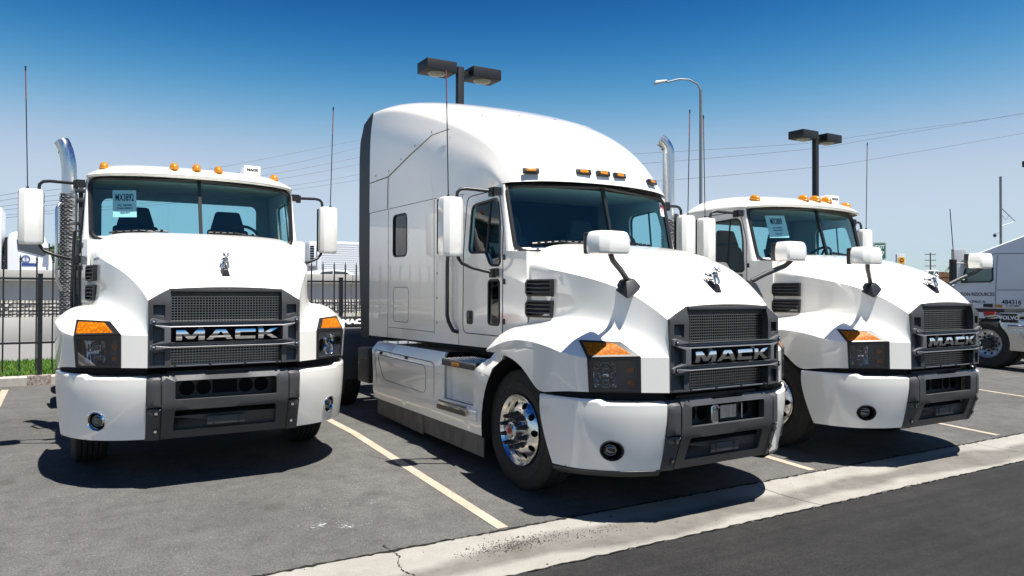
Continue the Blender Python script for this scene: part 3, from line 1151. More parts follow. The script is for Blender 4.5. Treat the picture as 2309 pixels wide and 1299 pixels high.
def cab(truck, kind, info):
    long = kind == 'sleeper'
    k = 2.0 if long else 1.0
    yr = 4.90 if long else 2.76
    ztop = 2.69
    outer = [(1.34, 1.22), (1.60, 1.17), (yr, 1.13 if long else 1.17), (yr, ztop), (1.80, ztop), (1.735, 2.40), (1.640, 2.055), (1.36, 2.045)]
    win = roundpoly(WIN, [0.05, 0.05, 0.05, 0.06, 0.07, 0.09, 0.05], 4)
    low = rrect(1.738, 1.935, 1.385, 1.795, 0.035)
    holes = [win, low]
    if long:
        holes.append(rrect(3.775, 4.150, 2.095, 2.578, 0.06))
    doorseam = roundpoly([(1.690, 1.285), (2.432, 1.285), (2.425, 2.10), (2.405, 2.620), (1.840, 2.640), (1.715, 2.30), (1.690, 2.0)], [0.03, 0.08, 0.05, 0.08, 0.10, 0.05, 0.03], 3)
    root = None
    for sg in (-1, 1):
        f = lambda y, z, o=0.0, sg=sg: (sg * (side_x(y, z, k) + o), y, z)
        sp = part('cab_side', 'side%d%s' % (sg, kind if long else 'day'), lambda: MB().panel(outer, holes, 0.10, lambda y, z: f(y, z), fn2=lambda y, z: f(y, z, -0.035)), M['white'], truck, smooth=30)
        # door: seam, gaskets, glass, handle
        def seam(lp, r=0.0045, off=0.0005):
            return lambda: MB().tube([f(y, z, off) for y, z in resample(lp, 0.08) + [lp[0]]], r, 5, caps=False)
        part('door_seam', 'seam%d%s' % (sg, long), seam(doorseam), M['void'], sp)
        part('window_gasket', 'wg%d%s' % (sg, long), seam(win, 0.013, -0.002), M['black'], sp)
        part('window_pane', 'wp%d%s' % (sg, long), lambda: MB().panel([(y, z) for y, z in win], [], 0.12, lambda y, z: f(y, z, -0.012)), M['sideglass'], sp)
        part('vent_bar', 'wb%d%s' % (sg, long), lambda: MB().tube([f(1.985, 2.06, -0.008), f(1.990, 2.545, -0.008)], 0.010, 6), M['black'], sp)
        part('peep_gasket', 'pg%d%s' % (sg, long), seam(low, 0.011, -0.002), M['black'], sp)
        part('peep_window', 'pw%d%s' % (sg, long), lambda: MB().panel(low, [], 0.12, lambda y, z: f(y, z, -0.012)), M['darkglass'], sp)
        def handle():
            mb = MB()
            mb.prism([rrect(2.235, 2.335, 1.375, 1.505, 0.02, 3)], 0.014, -0.01, lambda a, b_, d: f(a, b_, d))
            return mb
        hd = part('door_handle', 'dh%d%s' % (sg, long), handle, M['black'], sp, bevel=0.004)
        part('lever', 'dl%d%s' % (sg, long), lambda: MB().prism([rrect(2.255, 2.315, 1.42, 1.495, 0.012, 2)], 0.026, 0.012, lambda a, b_, d: f(a, b_, d)), M['dark'], hd, bevel=0.004)
        for zh in (1.42, 1.78, 2.0):
            part('hinge', 'hg%d%s%.1f' % (sg, long, zh), lambda: MB().box(-0.012, 0.014, -0.016, 0.016, -0.025, 0.025), M['black'], sp, loc=f(1.672, zh), bevel=0.004)
        if long:
            w3 = rrect(3.775, 4.150, 2.095, 2.578, 0.06)
            part('sleeper_gasket', 'sg%d' % sg, seam(w3, 0.012, -0.002), M['black'], sp)
            part('sleeper_window', 'sw%d' % sg, lambda: MB().panel(w3, [], 0.15, lambda y, z: f(y, z, -0.010)), M['darkglass'], sp)
            part('hatch_seam', 'hs%d' % sg, seam(rrect(3.72, 4.135, 1.335, 1.735, 0.05), 0.003, 0.0), M['void'], sp)
            part('hatch_lock', 'hk%d' % sg, lambda: MB().lathe([(0.014, 0), (0.014, 0.006), (0, 0.007)], frame(f(4.10, 1.53), (sg, 0, 0)), 12), M['dark'], sp)
            for pth, nm in (([(4.30, 1.13), (4.30, 2.0), (4.30, 2.66)], 'a'), ([(3.06, 1.24), (3.08, 2.4), (3.08, 2.66)], 'b'), ([(4.30, 1.26), (3.06, 1.26)], 'c'), ([(4.89, 2.672), (3.06, 2.672), (2.46, 2.655)], 'd'), ([(2.52, 1.16), (2.50, 2.66)], 'e')):
                part('panel_seam', 'ps%d%s' % (sg, nm), lambda: MB().tube([f(y, z, 0.0) for y, z in pth], 0.0035, 5), M['seam'], sp)
            for z in (1.36, 1.62, 1.88, 2.14, 2.40):
                part('rivet', 'rv', lambda: MB().lathe([(0.011, 0), (0.009, 0.004), (0, 0.006)], n=10), M['dark'], sp, M=frame(f(3.00, z), (sg, 0, 0), (0, 1, 0)))
            # grab handle behind the door
            part('grab_handle', 'gh%d' % sg, lambda: MB().tube([f(2.66, 2.16, 0.0), f(2.665, 2.15, 0.05), f(2.665, 1.95, 0.055), f(2.665, 1.45, 0.055), f(2.63, 1.38, 0.055), f(2.545, 1.30, 0.05), f(2.535, 1.285, 0.0)], 0.020, 8), M['black'], sp, smooth=50)
            part('side_extender', 'ext%d' % sg, lambda: MB().panel([(4.905, 1.10), (5.12, 1.10), (5.20, 2.2), (5.20, 3.62), (5.12, 3.84), (4.905, 3.95)], [], 0.25,
                 lambda y, z: (sg * (1.062 + 0.10 * (y - 4.9) - 0.05 * max(0, z - 3.4)), y, z), fn2=lambda y, z: (sg * (1.045 + 0.10 * (y - 4.9) - 0.05 * max(0, z - 3.4)), y, z)), M['black'], truck)
        else:
            part('grab_handle', 'ghd%d' % sg, lambda: MB().tube([f(2.56, 2.20, 0.0), f(2.565, 2.19, 0.05), f(2.565, 1.5, 0.055), f(2.55, 1.38, 0.05), f(2.55, 1.37, 0.0)], 0.016, 8), M['black'], sp, smooth=50)
        # pillar between the windshield and the side
        def pillar(sg=sg):
            mb = MB()
            rows = []
            for q in range(9):
                t = q / 8
                e = wind_pt(1.0, t)
                z = e.z
                yy = lerp(1.640, 1.80, clamp((z - 2.055) / (2.69 - 2.055)) ** 0.8)
                s_ = Vector((side_x(yy, z, k), yy + 0.01, z))
                m_ = (e + s_) / 2 + Vector((0.018, -0.022, 0))
                rows.append([Vector((sg * p.x, p.y, p.z)) for p in (e, e.lerp(m_, 0.6) + Vector((0.004, -0.008, 0)), m_, m_.lerp(s_, 0.5) + Vector((0.006, -0.003, 0)), s_)])
            mb.grid(rows)
            return mb
        part('windshield_pillar', 'pil%d%s' % (sg, long), pillar, M['white'], truck, smooth=60)
    # windshield
    sq = roundpoly([(-0.995, -0.02), (0.995, -0.02), (0.995, 0.99), (-0.995, 0.99)], 0.15, 6)
    gl = part('windshield', 'wsh', lambda: MB().panel([(s, t * 1.0) for s, t in sq], [], 0.12, lambda s, t: wind_pt(s, t, 0.002)), M['glass'], truck)
    part('windshield_gasket', 'wshg', lambda: MB().tube([wind_pt(s, t, 0.004) for s, t in resample(sq, 0.15) + [sq[0]]], 0.024, 6, caps=False), M['black'], gl, smooth=50)
    part('centre_strip', 'wshc', lambda: MB().hexa([wind_pt(-.016, 0, .02), wind_pt(.016, 0, .02), wind_pt(.016, 1, .02), wind_pt(-.016, 1, .02)], [wind_pt(-.016, 0, -.01), wind_pt(.016, 0, -.01), wind_pt(.016, 1, -.01), wind_pt(-.016, 1, -.01)]), M['black'], gl)
    # cowl under the glass and firewall
    def cowl():
        mb = MB()
        n = 12
        rows = [[], [], [], []]
        for q in range(n + 1):
            s = -1 + 2 * q / n
            e = wind_pt(s, 0.0, 0.004)
            rows[0].append(e + Vector((0, 0.004, 0.03)))
            rows[1].append(e + Vector((0, -0.02, -0.02)))
            rows[2].append(Vector((e.x * 1.02, min(e.y, 1.42 + 0.15 * abs(s)) - 0.14, e.z - 0.10)))
            rows[3].append(Vector((e.x * 1.02, 1.40, 1.20)))
        mb.grid(rows)
        for sg in (-1, 1):
            mb.box(min(sg * 0.86, sg * 0.992), max(sg * 0.86, sg * 0.992), 1.36, 1.66, 1.86, 2.043)
        return mb
    part('cowl', 'cowl', cowl, M['white'], truck, smooth=40)
    for sg, s0, s1, sp_ in ((-1, -0.84, -0.31, -0.30), (1, 0.07, 0.60, 0.62)):
        def wiper():
            mb = MB()
            mb.tube([wind_pt(s0, 0.095, 0.022), wind_pt((s0 + s1) / 2, 0.115, 0.026), wind_pt(s1, 0.10, 0.022)], 0.010, 5)
            for q in range(7):
                s = lerp(s0 + .06, s1 - .06, q / 6)
                mb.box(-0.012, 0.012, -0.012, 0.012, -0.010, 0.014, Matrix.Translation(wind_pt(s, 0.108, 0.030)))
            mb.tube([wind_pt((s0 + s1) / 2, 0.118, 0.034), wind_pt(lerp((s0 + s1) / 2, sp_, 0.5), 0.085, 0.036), wind_pt(sp_, 0.02, 0.03)], 0.009, 6)
            return mb
        part('wiper', 'wip%d' % sg, wiper, M['black'], gl, smooth=40)
    # interior
    part('dashboard', 'dash', lambda: MB().hexa([(-0.93, 1.50, 1.95), (0.93, 1.50, 1.95), (0.90, 1.86, 1.93), (-0.90, 1.86, 1.93)], [(-0.92, 1.52, 2.045), (0.92, 1.52, 2.045), (0.90, 1.78, 2.075), (-0.90, 1.78, 2.075)]), M['trim'], truck, bevel=0.02)
    part('cab_floor', 'floor' + str(long), lambda: MB().box(-1.0, 1.0, 1.42, yr - 0.02, 1.14, 1.20).box(-0.98, 0.98, 1.40, 1.44, 1.20, 2.04), M['void'], truck)
    for x in (-0.50, 0.46):
        def seat():
            mb = MB()
            mb.box(-0.25, 0.25, -0.30, 0.22, 0.30, 0.46)
            mb.hexa([(-0.25, 0.12, 0.42), (0.25, 0.12, 0.42), (0.22, 0.34, 0.95), (-0.22, 0.34, 0.95)], [(-0.25, 0.26, 0.42), (0.25, 0.26, 0.42), (0.22, 0.46, 0.95), (-0.22, 0.46, 0.95)])
            mb.hexa([(-0.19, 0.33, 0.94), (0.19, 0.33, 0.94), (0.13, 0.37, 1.16), (-0.13, 0.37, 1.16)], [(-0.19, 0.45, 0.94), (0.19, 0.45, 0.94), (0.13, 0.45, 1.16), (-0.13, 0.45, 1.16)])
            mb.box(-0.16, 0.16, -0.2, 0.2, 0.0, 0.30)
            return mb
        part('seat', 'seat', seat, M['fabric'], truck, loc=(x, 2.12, 1.32), bevel=0.035, bseg=3)
    def swheel():
        mb = MB()
        Mx = frame((0.46, 1.90, 2.10), (0, 0.75, 0.66))
        ring = []
        for q in range(28):
            a = 2 * PI * q / 28
            ring.append([Mx @ Vector(((0.215 + 0.016 * math.cos(b_)) * math.cos(a), (0.215 + 0.016 * math.cos(b_)) * math.sin(a), 0.016 * math.sin(b_))) for b_ in [2 * PI * w / 8 for w in range(9)]])
        mb.grid(ring, closeu=True)
        for a in (0.3, PI - 0.3, -PI / 2):
            mb.tube([Mx @ Vector((0, 0, -0.02)), Mx @ Vector((0.2 * math.cos(a), 0.2 * math.sin(a), 0))], 0.014, 6)
        mb.lathe([(0.06, -0.05), (0.06, 0.0), (0, 0.005)], Mx, 14)
        return mb
    part('steering_wheel', 'stw', swheel, M['black'], truck, smooth=50)
    if long:
        # curtain and bulkhead of the bunk
        part('bunk_bulkhead', 'bulk', lambda: MB().box(-0.98, 0.98, 2.86, 2.90, 1.2, 3.3), M['fabric'], truck)
        def rear():
            return MB().panel([(-1.04, 1.13), (1.04, 1.13), (1.03, 3.85), (0.85, 4.02), (-0.85, 4.02), (-1.03, 3.85)], [], 0.3, lambda x, z: (x, 4.905, z), fn2=lambda x, z: (x, 4.93, z))
        part('rear_wall', 'rearw', rear, M['white'], truck)
    else:
        def rear():
            h = rrect(-0.84, 0.84, 2.07, 2.595, 0.07)
            return MB().panel([(-1.03, 1.17), (1.03, 1.17), (1.03, 2.05), (0.965, 2.70), (-0.965, 2.70), (-1.03, 2.05)], [h], 0.2, lambda x, z: (x, 2.765, z), fn2=lambda x, z: (x, 2.72, z))
        part('rear_wall', 'rearwd', rear, [M['white']], truck)
        part('inner_rear_trim', 'reart', lambda: MB().panel([(-0.99, 1.22), (0.99, 1.22), (0.99, 2.05), (0.93, 2.66), (-0.93, 2.66), (-0.99, 2.05)], [rrect(-0.82, 0.82, 2.09, 2.575, 0.07)], 0.2, lambda x, z: (x, 2.70, z)), M['trim'], truck)
        part('rear_window', 'rearg', lambda: MB().panel(rrect(-0.84, 0.84, 2.07, 2.595, 0.07), [], 0.3, lambda x, z: (x, 2.745, z)), M['sideglass'], truck)
    for sg in (-1, 1):      # inner door trim
        fi = lambda y, z, sg=sg: (sg * (side_x(y, z, k) - 0.042), y, z)
        part('door_trim', 'dt%d%s' % (sg, long), lambda: MB().panel([(1.50, 1.2), (2.70, 1.2), (2.70, 2.66), (1.80, 2.66), (1.74, 2.4), (1.66, 2.055), (1.50, 2.04)], [roundpoly(WIN, 0.05, 3), low], 0.15, fi), M['trim'], truck)
    part('headliner', 'headl', lambda: MB().panel([(-0.93, 1.60), (0.93, 1.78), (0.95, 2.70), (-0.95, 2.70)][0:0] or [(-0.94, 1.77), (0, 1.58), (0.94, 1.77), (0.94, 2.70), (-0.94, 2.70)], [], 0.3, lambda x, y: (x, y, 2.665)), M['liner'], truck)
    roof(truck, long)
    if info.get('paper'):
        t0 = {'A': ((-0.775, -0.57), (0.36, 0.80)), 'C': ((-0.735, -0.47), (0.43, 0.86))}[info['pose']]
        (s0, s1), (b0, b1) = t0
        s0, s1 = s0 / 0.97, s1 / 0.97
        pp = part('windshield_paper', None, lambda: MB().panel([(s0, b0), (s1, b0), (s1, b1), (s0, b1)], [], 0.1, lambda s, t: wind_pt(s, t, -0.012)), M['paper'], truck)
        c = wind_pt((s0 + s1) / 2, lerp(b0, b1, 0.72), -0.0095)
        ux = (wind_pt(s1, 0.6) - wind_pt(s0, 0.6)).normalized()
        uz = (wind_pt(-0.7, 1) - wind_pt(-0.7, 0)).normalized()
        nz = ux.cross(uz).normalized()
        def face(cc):
            mm = Matrix((ux, uz, nz)).transposed().to_4x4()
            mm.translation = cc
            return mm
        obj('stock_number', text_mesh('stock_number', info['paper'], 0.104, M['ink'], 0.0004, sx=0.46, bold=0.0012), pp, M=face(c))
        for q, (bd, fr) in enumerate((('VIN:   KM069804', 0.44), ('TRANS: AMERICA', 0.33), ('YEAR: 2019', 0.16))):
            obj('small_print', text_mesh('small_print', bd, 0.017, M['ink'], 0.0004, sx=1.05, bold=0.0006), pp, M=face(wind_pt((s0 + s1) / 2, lerp(b0, b1, fr), -0.0095)))
    if info.get('sticker'):
        s0, s1, b0, b1 = 0.905, 0.985, 0.68, 0.92
        pp = part('number_sticker', None, lambda: MB().panel([(s0, b0), (s1, b0), (s1, b1), (s0, b1)], [], 0.05, lambda s, t: wind_pt(s, t, 0.006)), M['paper'], truck)
        ux = (wind_pt(s1, 0.8) - wind_pt(s0, 0.8)).normalized()
        uz = (wind_pt(0.95, 1) - wind_pt(0.95, 0)).normalized()
        mm = Matrix((ux, uz, ux.cross(uz).normalized())).transposed().to_4x4()
        mm.translation = wind_pt((s0 + s1) / 2, (b0 + b1) / 2, 0.0085)
        obj('numeral', text_mesh('numeral', '7', 0.105, M['redink'], 0.0004, bold=0.004), pp, M=mm)


def roof(truck, long):
    if long:
        C = [
            [(0, 1.470, 2.716), (0, 1.500, 2.800), (0, 1.590, 3.000), (0, 1.80, 3.240), (0, 2.28, 3.510), (0, 3.10, 3.765), (0, 4.0, 3.985), (0, 4.60, 4.070), (0, 4.905, 4.075)],
            [(0.45, 1.505, 2.712), (0.45, 1.535, 2.796), (0.45, 1.63, 3.000), (0.44, 1.85, 3.232), (0.44, 2.33, 3.500), (0.45, 3.10, 3.757), (0.46, 4.0, 3.980), (0.47, 4.60, 4.068), (0.48, 4.905, 4.073)],
            [(0.76, 1.585, 2.703), (0.76, 1.630, 2.786), (0.745, 1.74, 2.985), (0.735, 1.97, 3.205), (0.74, 2.45, 3.465), (0.77, 3.15, 3.715), (0.80, 4.0, 3.950), (0.83, 4.60, 4.045), (0.84, 4.905, 4.050)],
            [(0.945, 1.690, 2.690), (0.945, 1.760, 2.775), (0.930, 1.90, 2.955), (0.920, 2.14, 3.125), (0.930, 2.60, 3.350), (0.960, 3.22, 3.580), (0.99, 4.02, 3.830), (1.015, 4.60, 3.945), (1.02, 4.905, 3.95)],
            [(0.985, 1.795, 2.686), (0.995, 1.880, 2.765), (0.990, 2.05, 2.890), (0.985, 2.30, 3.000), (1.000, 2.72, 3.130), (1.035, 3.28, 3.300), (1.054, 4.05, 3.500), (1.060, 4.60, 3.60), (1.062, 4.905, 3.62)],
            [(side_x(1.85, 2.675, 2) + .004, 1.86, 2.672), (side_x(1.93, 2.675, 2) + .004, 1.95, 2.675), (side_x(2.1, 2.675, 2) + .004, 2.12, 2.676), (side_x(2.4, 2.675, 2) + .004, 2.38, 2.676), (side_x(2.8, 2.675, 2) + .004, 2.80, 2.676),
             (1.048, 3.33, 2.676), (1.058, 4.06, 2.676), (1.064, 4.60, 2.676), (1.066, 4.905, 2.676)],
        ]
    else:
        C = [
            [(0, 1.455, 2.690), (0, 1.425, 2.715), (0, 1.440, 2.752), (0, 1.60, 2.825), (0, 2.05, 2.885), (0, 2.60, 2.895), (0, 2.76, 2.83), (0, 2.785, 2.69)],
            [(0.42, 1.475, 2.690), (0.42, 1.450, 2.714), (0.42, 1.465, 2.750), (0.42, 1.62, 2.822), (0.42, 2.05, 2.882), (0.42, 2.60, 2.892), (0.42, 2.76, 2.828), (0.42, 2.785, 2.69)],
            [(0.76, 1.545, 2.682), (0.77, 1.525, 2.702), (0.77, 1.545, 2.736), (0.75, 1.69, 2.806), (0.73, 2.05, 2.868), (0.73, 2.60, 2.880), (0.73, 2.755, 2.815), (0.74, 2.785, 2.69)],
            [(0.93, 1.640, 2.668), (0.965, 1.625, 2.682), (0.965, 1.645, 2.708), (0.90, 1.78, 2.770), (0.87, 2.06, 2.820), (0.87, 2.58, 2.826), (0.87, 2.735, 2.78), (0.88, 2.78, 2.69)],
            [(0.965, 1.760, 2.668), (1.010, 1.735, 2.672), (1.012, 1.765, 2.692), (0.985, 1.88, 2.715), (0.985, 2.10, 2.730), (0.985, 2.55, 2.735), (0.98, 2.70, 2.72), (0.975, 2.775, 2.69)],
            [(0.955, 1.800, 2.668), (0.985, 1.800, 2.668), (0.990, 1.83, 2.676), (0.988, 1.92, 2.680), (0.988, 2.12, 2.682), (0.988, 2.52, 2.682), (0.985, 2.68, 2.682), (0.978, 2.77, 2.685)],
        ]

    def make():
        mb = MB()
        mb.grid(C)
        if long:
            nr = len(C[0])
            for i in range(nr - 1):
                mb.cr[(3 * nr + i, 3 * nr + i + 1)] = (0.85, 0.85, 0.8, 0.75, 0.7, 0.65, 0.6, 0.6)[i]
                mb.cr[(nr * 4 + i, nr * 4 + i + 1)] = 0.3
        return mb.mirror()
    rf = part('roof', 'roof%s' % long, make, M['white'], truck, sub=3, smooth=50)
    if long:
        def seam():
            # joint of the upper roof cap, run just above the skin
            pts = [(1.064, 4.88, 3.05), (1.062, 4.30, 3.06), (1.050, 3.70, 3.23), (1.020, 3.20, 3.37), (0.985, 2.85, 3.38)]
            mb = MB()
            for sg in (-1, 1):
                mb.tube([(sg * (x + 0.004), y, z) for x, y, z in pts], 0.005, 5)
                mb.tube([(sg * 1.067, 4.32, 2.68), (sg * 1.066, 4.30, 3.06)], 0.004, 5)
            return mb
        part('cap_seam', 'capseam', seam, M['seam'], rf)
        bvh = BVHTree.FromPolygons([v.co.copy() for v in rf.data.vertices], [tuple(p.vertices) for p in rf.data.polygons])

        def top_pt(x, y):
            hit = bvh.ray_cast(Vector((x, y, 6.0)), Vector((0, 0, -1)))
            return hit[0], hit[1]
        run = []
        for q in range(31):
            t_ = q / 30
            x = lerp(-0.985, 0.985, t_)
            y = 2.30 + 0.55 * abs(2 * t_ - 1) ** 2.2
            h_ = top_pt(x, y)
            if h_[0]:
                run.append(h_[0] + Vector((0, 0, 0.0005)))
        part('cap_seam', 'capseam2', lambda: MB().tube(run, 0.0035, 5), M['seamlight'], rf)
        for q in (4, 9, 15, 21, 26):
            p_, n_ = top_pt(run[q].x, run[q].y + 0.05)
            part('rivet', 'rv', None, None, rf, M=frame(p_, n_))
        for y, z in ((4.7, 3.12), (4.30, 3.13), (3.95, 3.22), (3.6, 3.32), (3.25, 3.42)):
            hit = bvh.ray_cast(Vector((-3, y, z)), Vector((1, 0, 0)))
            if hit[0]:
                part('rivet', 'rv', None, None, rf, M=frame(hit[0], hit[1], (0, 1, 0)))
        for x, y, z, a in ((-0.78, 1.622, 2.795, -22), (-0.25, 1.530, 2.815, -8), (-0.03, 1.512, 2.817, 0), (0.18, 1.522, 2.816, 6), (0.66, 1.592, 2.800, 18)):
            Mx = Matrix.Translation((x, y, z)) @ Matrix.Rotation(R(a), 4, 'Z') @ Matrix.Rotation(R(-18), 4, 'X')
            ml = part('marker_light', 'mkb', lambda: MB().box(-0.078, 0.078, -0.022, 0.015, -0.026, 0.026), M['black'], truck, M=Mx, bevel=0.008)
            part('amber_lens', 'mkl', lambda: MB().box(-0.045, 0.045, -0.028, -0.015, -0.013, 0.015), M['amberlight'], ml, bevel=0.005)
    else:
        for x, y, z in ((-0.845, 1.74, 2.775), (-0.236, 1.55, 2.795), (-0.027, 1.545, 2.80), (0.184, 1.55, 2.797), (0.79, 1.72, 2.785)):
            ml = part('marker_light', 'mkd', lambda: MB().lathe([(0.052, -0.02), (0.052, 0.006), (0.048, 0.010)], n=20), M['amberlight'], truck, loc=(x, y, z), rot=(R(14), 0, 0), scale=(0.85, 1.5, 1))
            part('amber_dome', 'mkdd', lambda: MB().lathe([(0.049, 0.006), (0.044, 0.030), (0.032, 0.046), (0.014, 0.054), (0.0, 0.056)], n=20), M['amberlight'], ml, smooth=60)
        hb = part('roof_unit', 'runit', lambda: MB().prism([[(0, 0), (0.26, 0), (0.24, 0.105), (0.05, 0.125), (0.0, 0.11)]], -0.09, 0.09, lambda a, b_, d: (d, a, b_)), M['white'], truck, loc=(0.56, 1.70, 2.815), bevel=0.018, bseg=3, scale=(0.95, 0.9, 0.85))
        obj('badge', text_mesh('badge', 'MACK', 0.040, M['ink'], 0.001, sx=1.1, bold=0.002), hb, M=frame((0, -0.0015, 0.062), (0, -1, 0)))


def mirrors(truck, hood_mirrors):
    for sg in (-1, 1):
        hx, hy = 1.452, 1.90

        def head():
            mb = MB()
            prof = [(0.0, 0.055), (-0.098, 0.050), (-0.105, 0.0), (-0.100, -0.040), (-0.06, -0.068), (0.05, -0.075), (0.100, -0.045), (0.105, 0.055)]
            zs = [(-0.27, 0.80, 0.0), (-0.265, 0.93, 0.0), (-0.235, 1.0, 0.0), (-0.02, 1.0, 0.0), (0.215, 1.0, 0), (0.250, 0.93, 0), (0.262, 0.78, 0)]
            rows = []
            for z, s, o in zs:
                row = []
                for x, y in prof:
                    xx = x * s
                    row.append((-sg * -1 * 0 + (xx if sg > 0 else -xx) * -1 * -1, y * s, z))
                rows.append(row)
            # outward = away from the truck
            mb.grid(rows)
            n = len(prof)
            mb.f.append(tuple(range(n)))
            mb.f.append(tuple(range((len(zs) - 1) * n, len(zs) * n)))
            for i in range(len(zs) - 1):
                mb.f.append((i * n, i * n + n - 1, (i + 1) * n + n - 1, (i + 1) * n))
            return mb
        h = part('door_mirror', 'mir%d' % sg, head, M['white'], truck, loc=(sg * hx, hy, 2.275), bevel=0.020, bseg=3, smooth=75)
        part('mirror_back', 'mirb%d' % sg, lambda: MB().box(-0.108, 0.108, 0.050, 0.068, -0.250, 0.245), M['black'], h, bevel=0.012, loc=(0.0, 0.008, 0))
        part('mirror_glass', 'mirg', lambda: MB().box(-0.09, 0.09, 0.078, 0.080, -0.22, 0.215), M['chrome'], h)
        o = Vector((sg * hx, hy, 2.275))
        L = lambda x, y, z: Vector((sg * x, y, z)) - o

        def arm(pth, z, y):
            def make():
                mb = MB()
                mb.tube([L(*q) for q in pth], 0.0155, 8)
                c = L(1.045, y, z)
                mb.box(c.x - 0.04, c.x + 0.04, c.y - 0.032, c.y + 0.032, c.z - 0.035, c.z + 0.035)
                c = L(1.085, y + .01, z)
                mb.box(c.x - 0.022, c.x + 0.022, c.y - 0.024, c.y + 0.024, c.z - 0.050, c.z + 0.028)
                return mb
            return make
        up = arm([(1.02, 1.80, 2.610), (1.10, 1.83, 2.612), (1.30, 1.89, 2.625), (1.355, 1.905, 2.618), (1.385, 1.91, 2.590), (1.392, 1.912, 2.52)], 2.610, 1.80)
        dn = arm([(1.035, 1.78, 1.865), (1.11, 1.80, 1.868), (1.25, 1.86, 1.905), (1.34, 1.90, 1.945), (1.375, 1.905, 1.99), (1.385, 1.91, 2.04)], 1.867, 1.78)
        part('mirror_arm', 'mirau%d' % sg, up, M['black'], h, smooth=50)
        part('mirror_arm', 'mirad%d' % sg, dn, M['black'], h, smooth=50)
        an = part('antenna', 'ant%d' % sg, lambda: MB().tube([(sg * 0.03, 0, 0.262), (sg * 0.03, 0, 0.285)], 0.012, 8).tube([(sg * 0.03, 0, 0.28), (sg * 0.0505, 0.0, 1.13)], 0.0052, 6), M['black'], h)
        part('antenna_tip', 'antt%d' % sg, lambda: MB().tube([(sg * 0.0503, 0, 1.12), (sg * 0.057, 0, 1.40)], 0.0058, 6), M['antred'], an)
        part('antenna_cap', 'antc%d' % sg, lambda: MB().tube([(sg * 0.057, 0, 1.40), (sg * 0.058, 0, 1.44)], 0.0078, 6), M['black'], an)
        if hood_mirrors:
            base = Vector((sg * 0.712, 0.365, 1.772))
            hc = Vector((sg * 1.035, 0.185, 2.050))
            def bs():
                mb = MB()
                lo = [(-0.085, -0.085, -0.048), (0.065, -0.085, -0.135), (0.065, 0.075, -0.062), (-0.085, 0.075, 0.016)]
                hi = [(-0.055, -0.030, 0.022), (0.030, -0.030, 0.000), (0.030, 0.050, 0.018), (-0.055, 0.050, 0.036)]
                if sg < 0:
                    lo, hi = [[(-x, y, z) for x, y, z in (q[1], q[0], q[3], q[2])] for q in (lo, hi)]
                mb.hexa(lo, hi)
                return mb
            b_ = part('hood_mirror', 'hmb%d' % sg, bs, M['black'], truck, loc=base, bevel=0.008)
            d = hc - base
            def arm():
                mb = MB()
                mb.tube([(0, 0, 0.02), Vector((d.x * 0.35, d.y * 0.35, 0.085)), Vector((d.x * 0.80, d.y * 0.8, d.z * 0.55)), Vector((d.x * 0.93, d.y * 0.95, d.z * 0.70)), Vector((d.x, d.y, d.z * 0.85))], 0.022, 8)
                return mb
            part('arm', 'hma%d' % sg, arm, M['dark'], b_, smooth=50)
            def hd():
                mb = MB()
                prof = [(-0.150, -0.055), (-0.135, -0.075), (0.060, -0.085), (0.130, -0.045), (0.155, 0.030), (0.155, 0.075), (-0.150, 0.075)]
                rows = []
                for z, s in ((-0.082, 0.86), (-0.072, 0.97), (-0.02, 1.0), (0.045, 0.97), (0.078, 0.86), (0.088, 0.70)):
                    rows.append([Vector((sg * x * s, y * (s if y < 0 else 1.0), z)) + d for x, y in prof])
                mb.grid(rows)
                n = len(prof)
                mb.f.append(tuple(range(n)))
                mb.f.append(tuple(range(5 * n, 6 * n)))
                for i in range(5):
                    mb.f.append((i * n, i * n + n - 1, (i + 1) * n + n - 1, (i + 1) * n))
                return mb
            part('mirror_shell', 'hmh%d' % sg, hd, M['white'], b_, bevel=0.016, bseg=3, smooth=75)
            part('mirror_rim', 'hmr%d' % sg, lambda: MB().box(d.x - 0.152, d.x + 0.152, d.y + 0.070, d.y + 0.118, d.z - 0.080, d.z + 0.080), M['black'], b_, bevel=0.012)


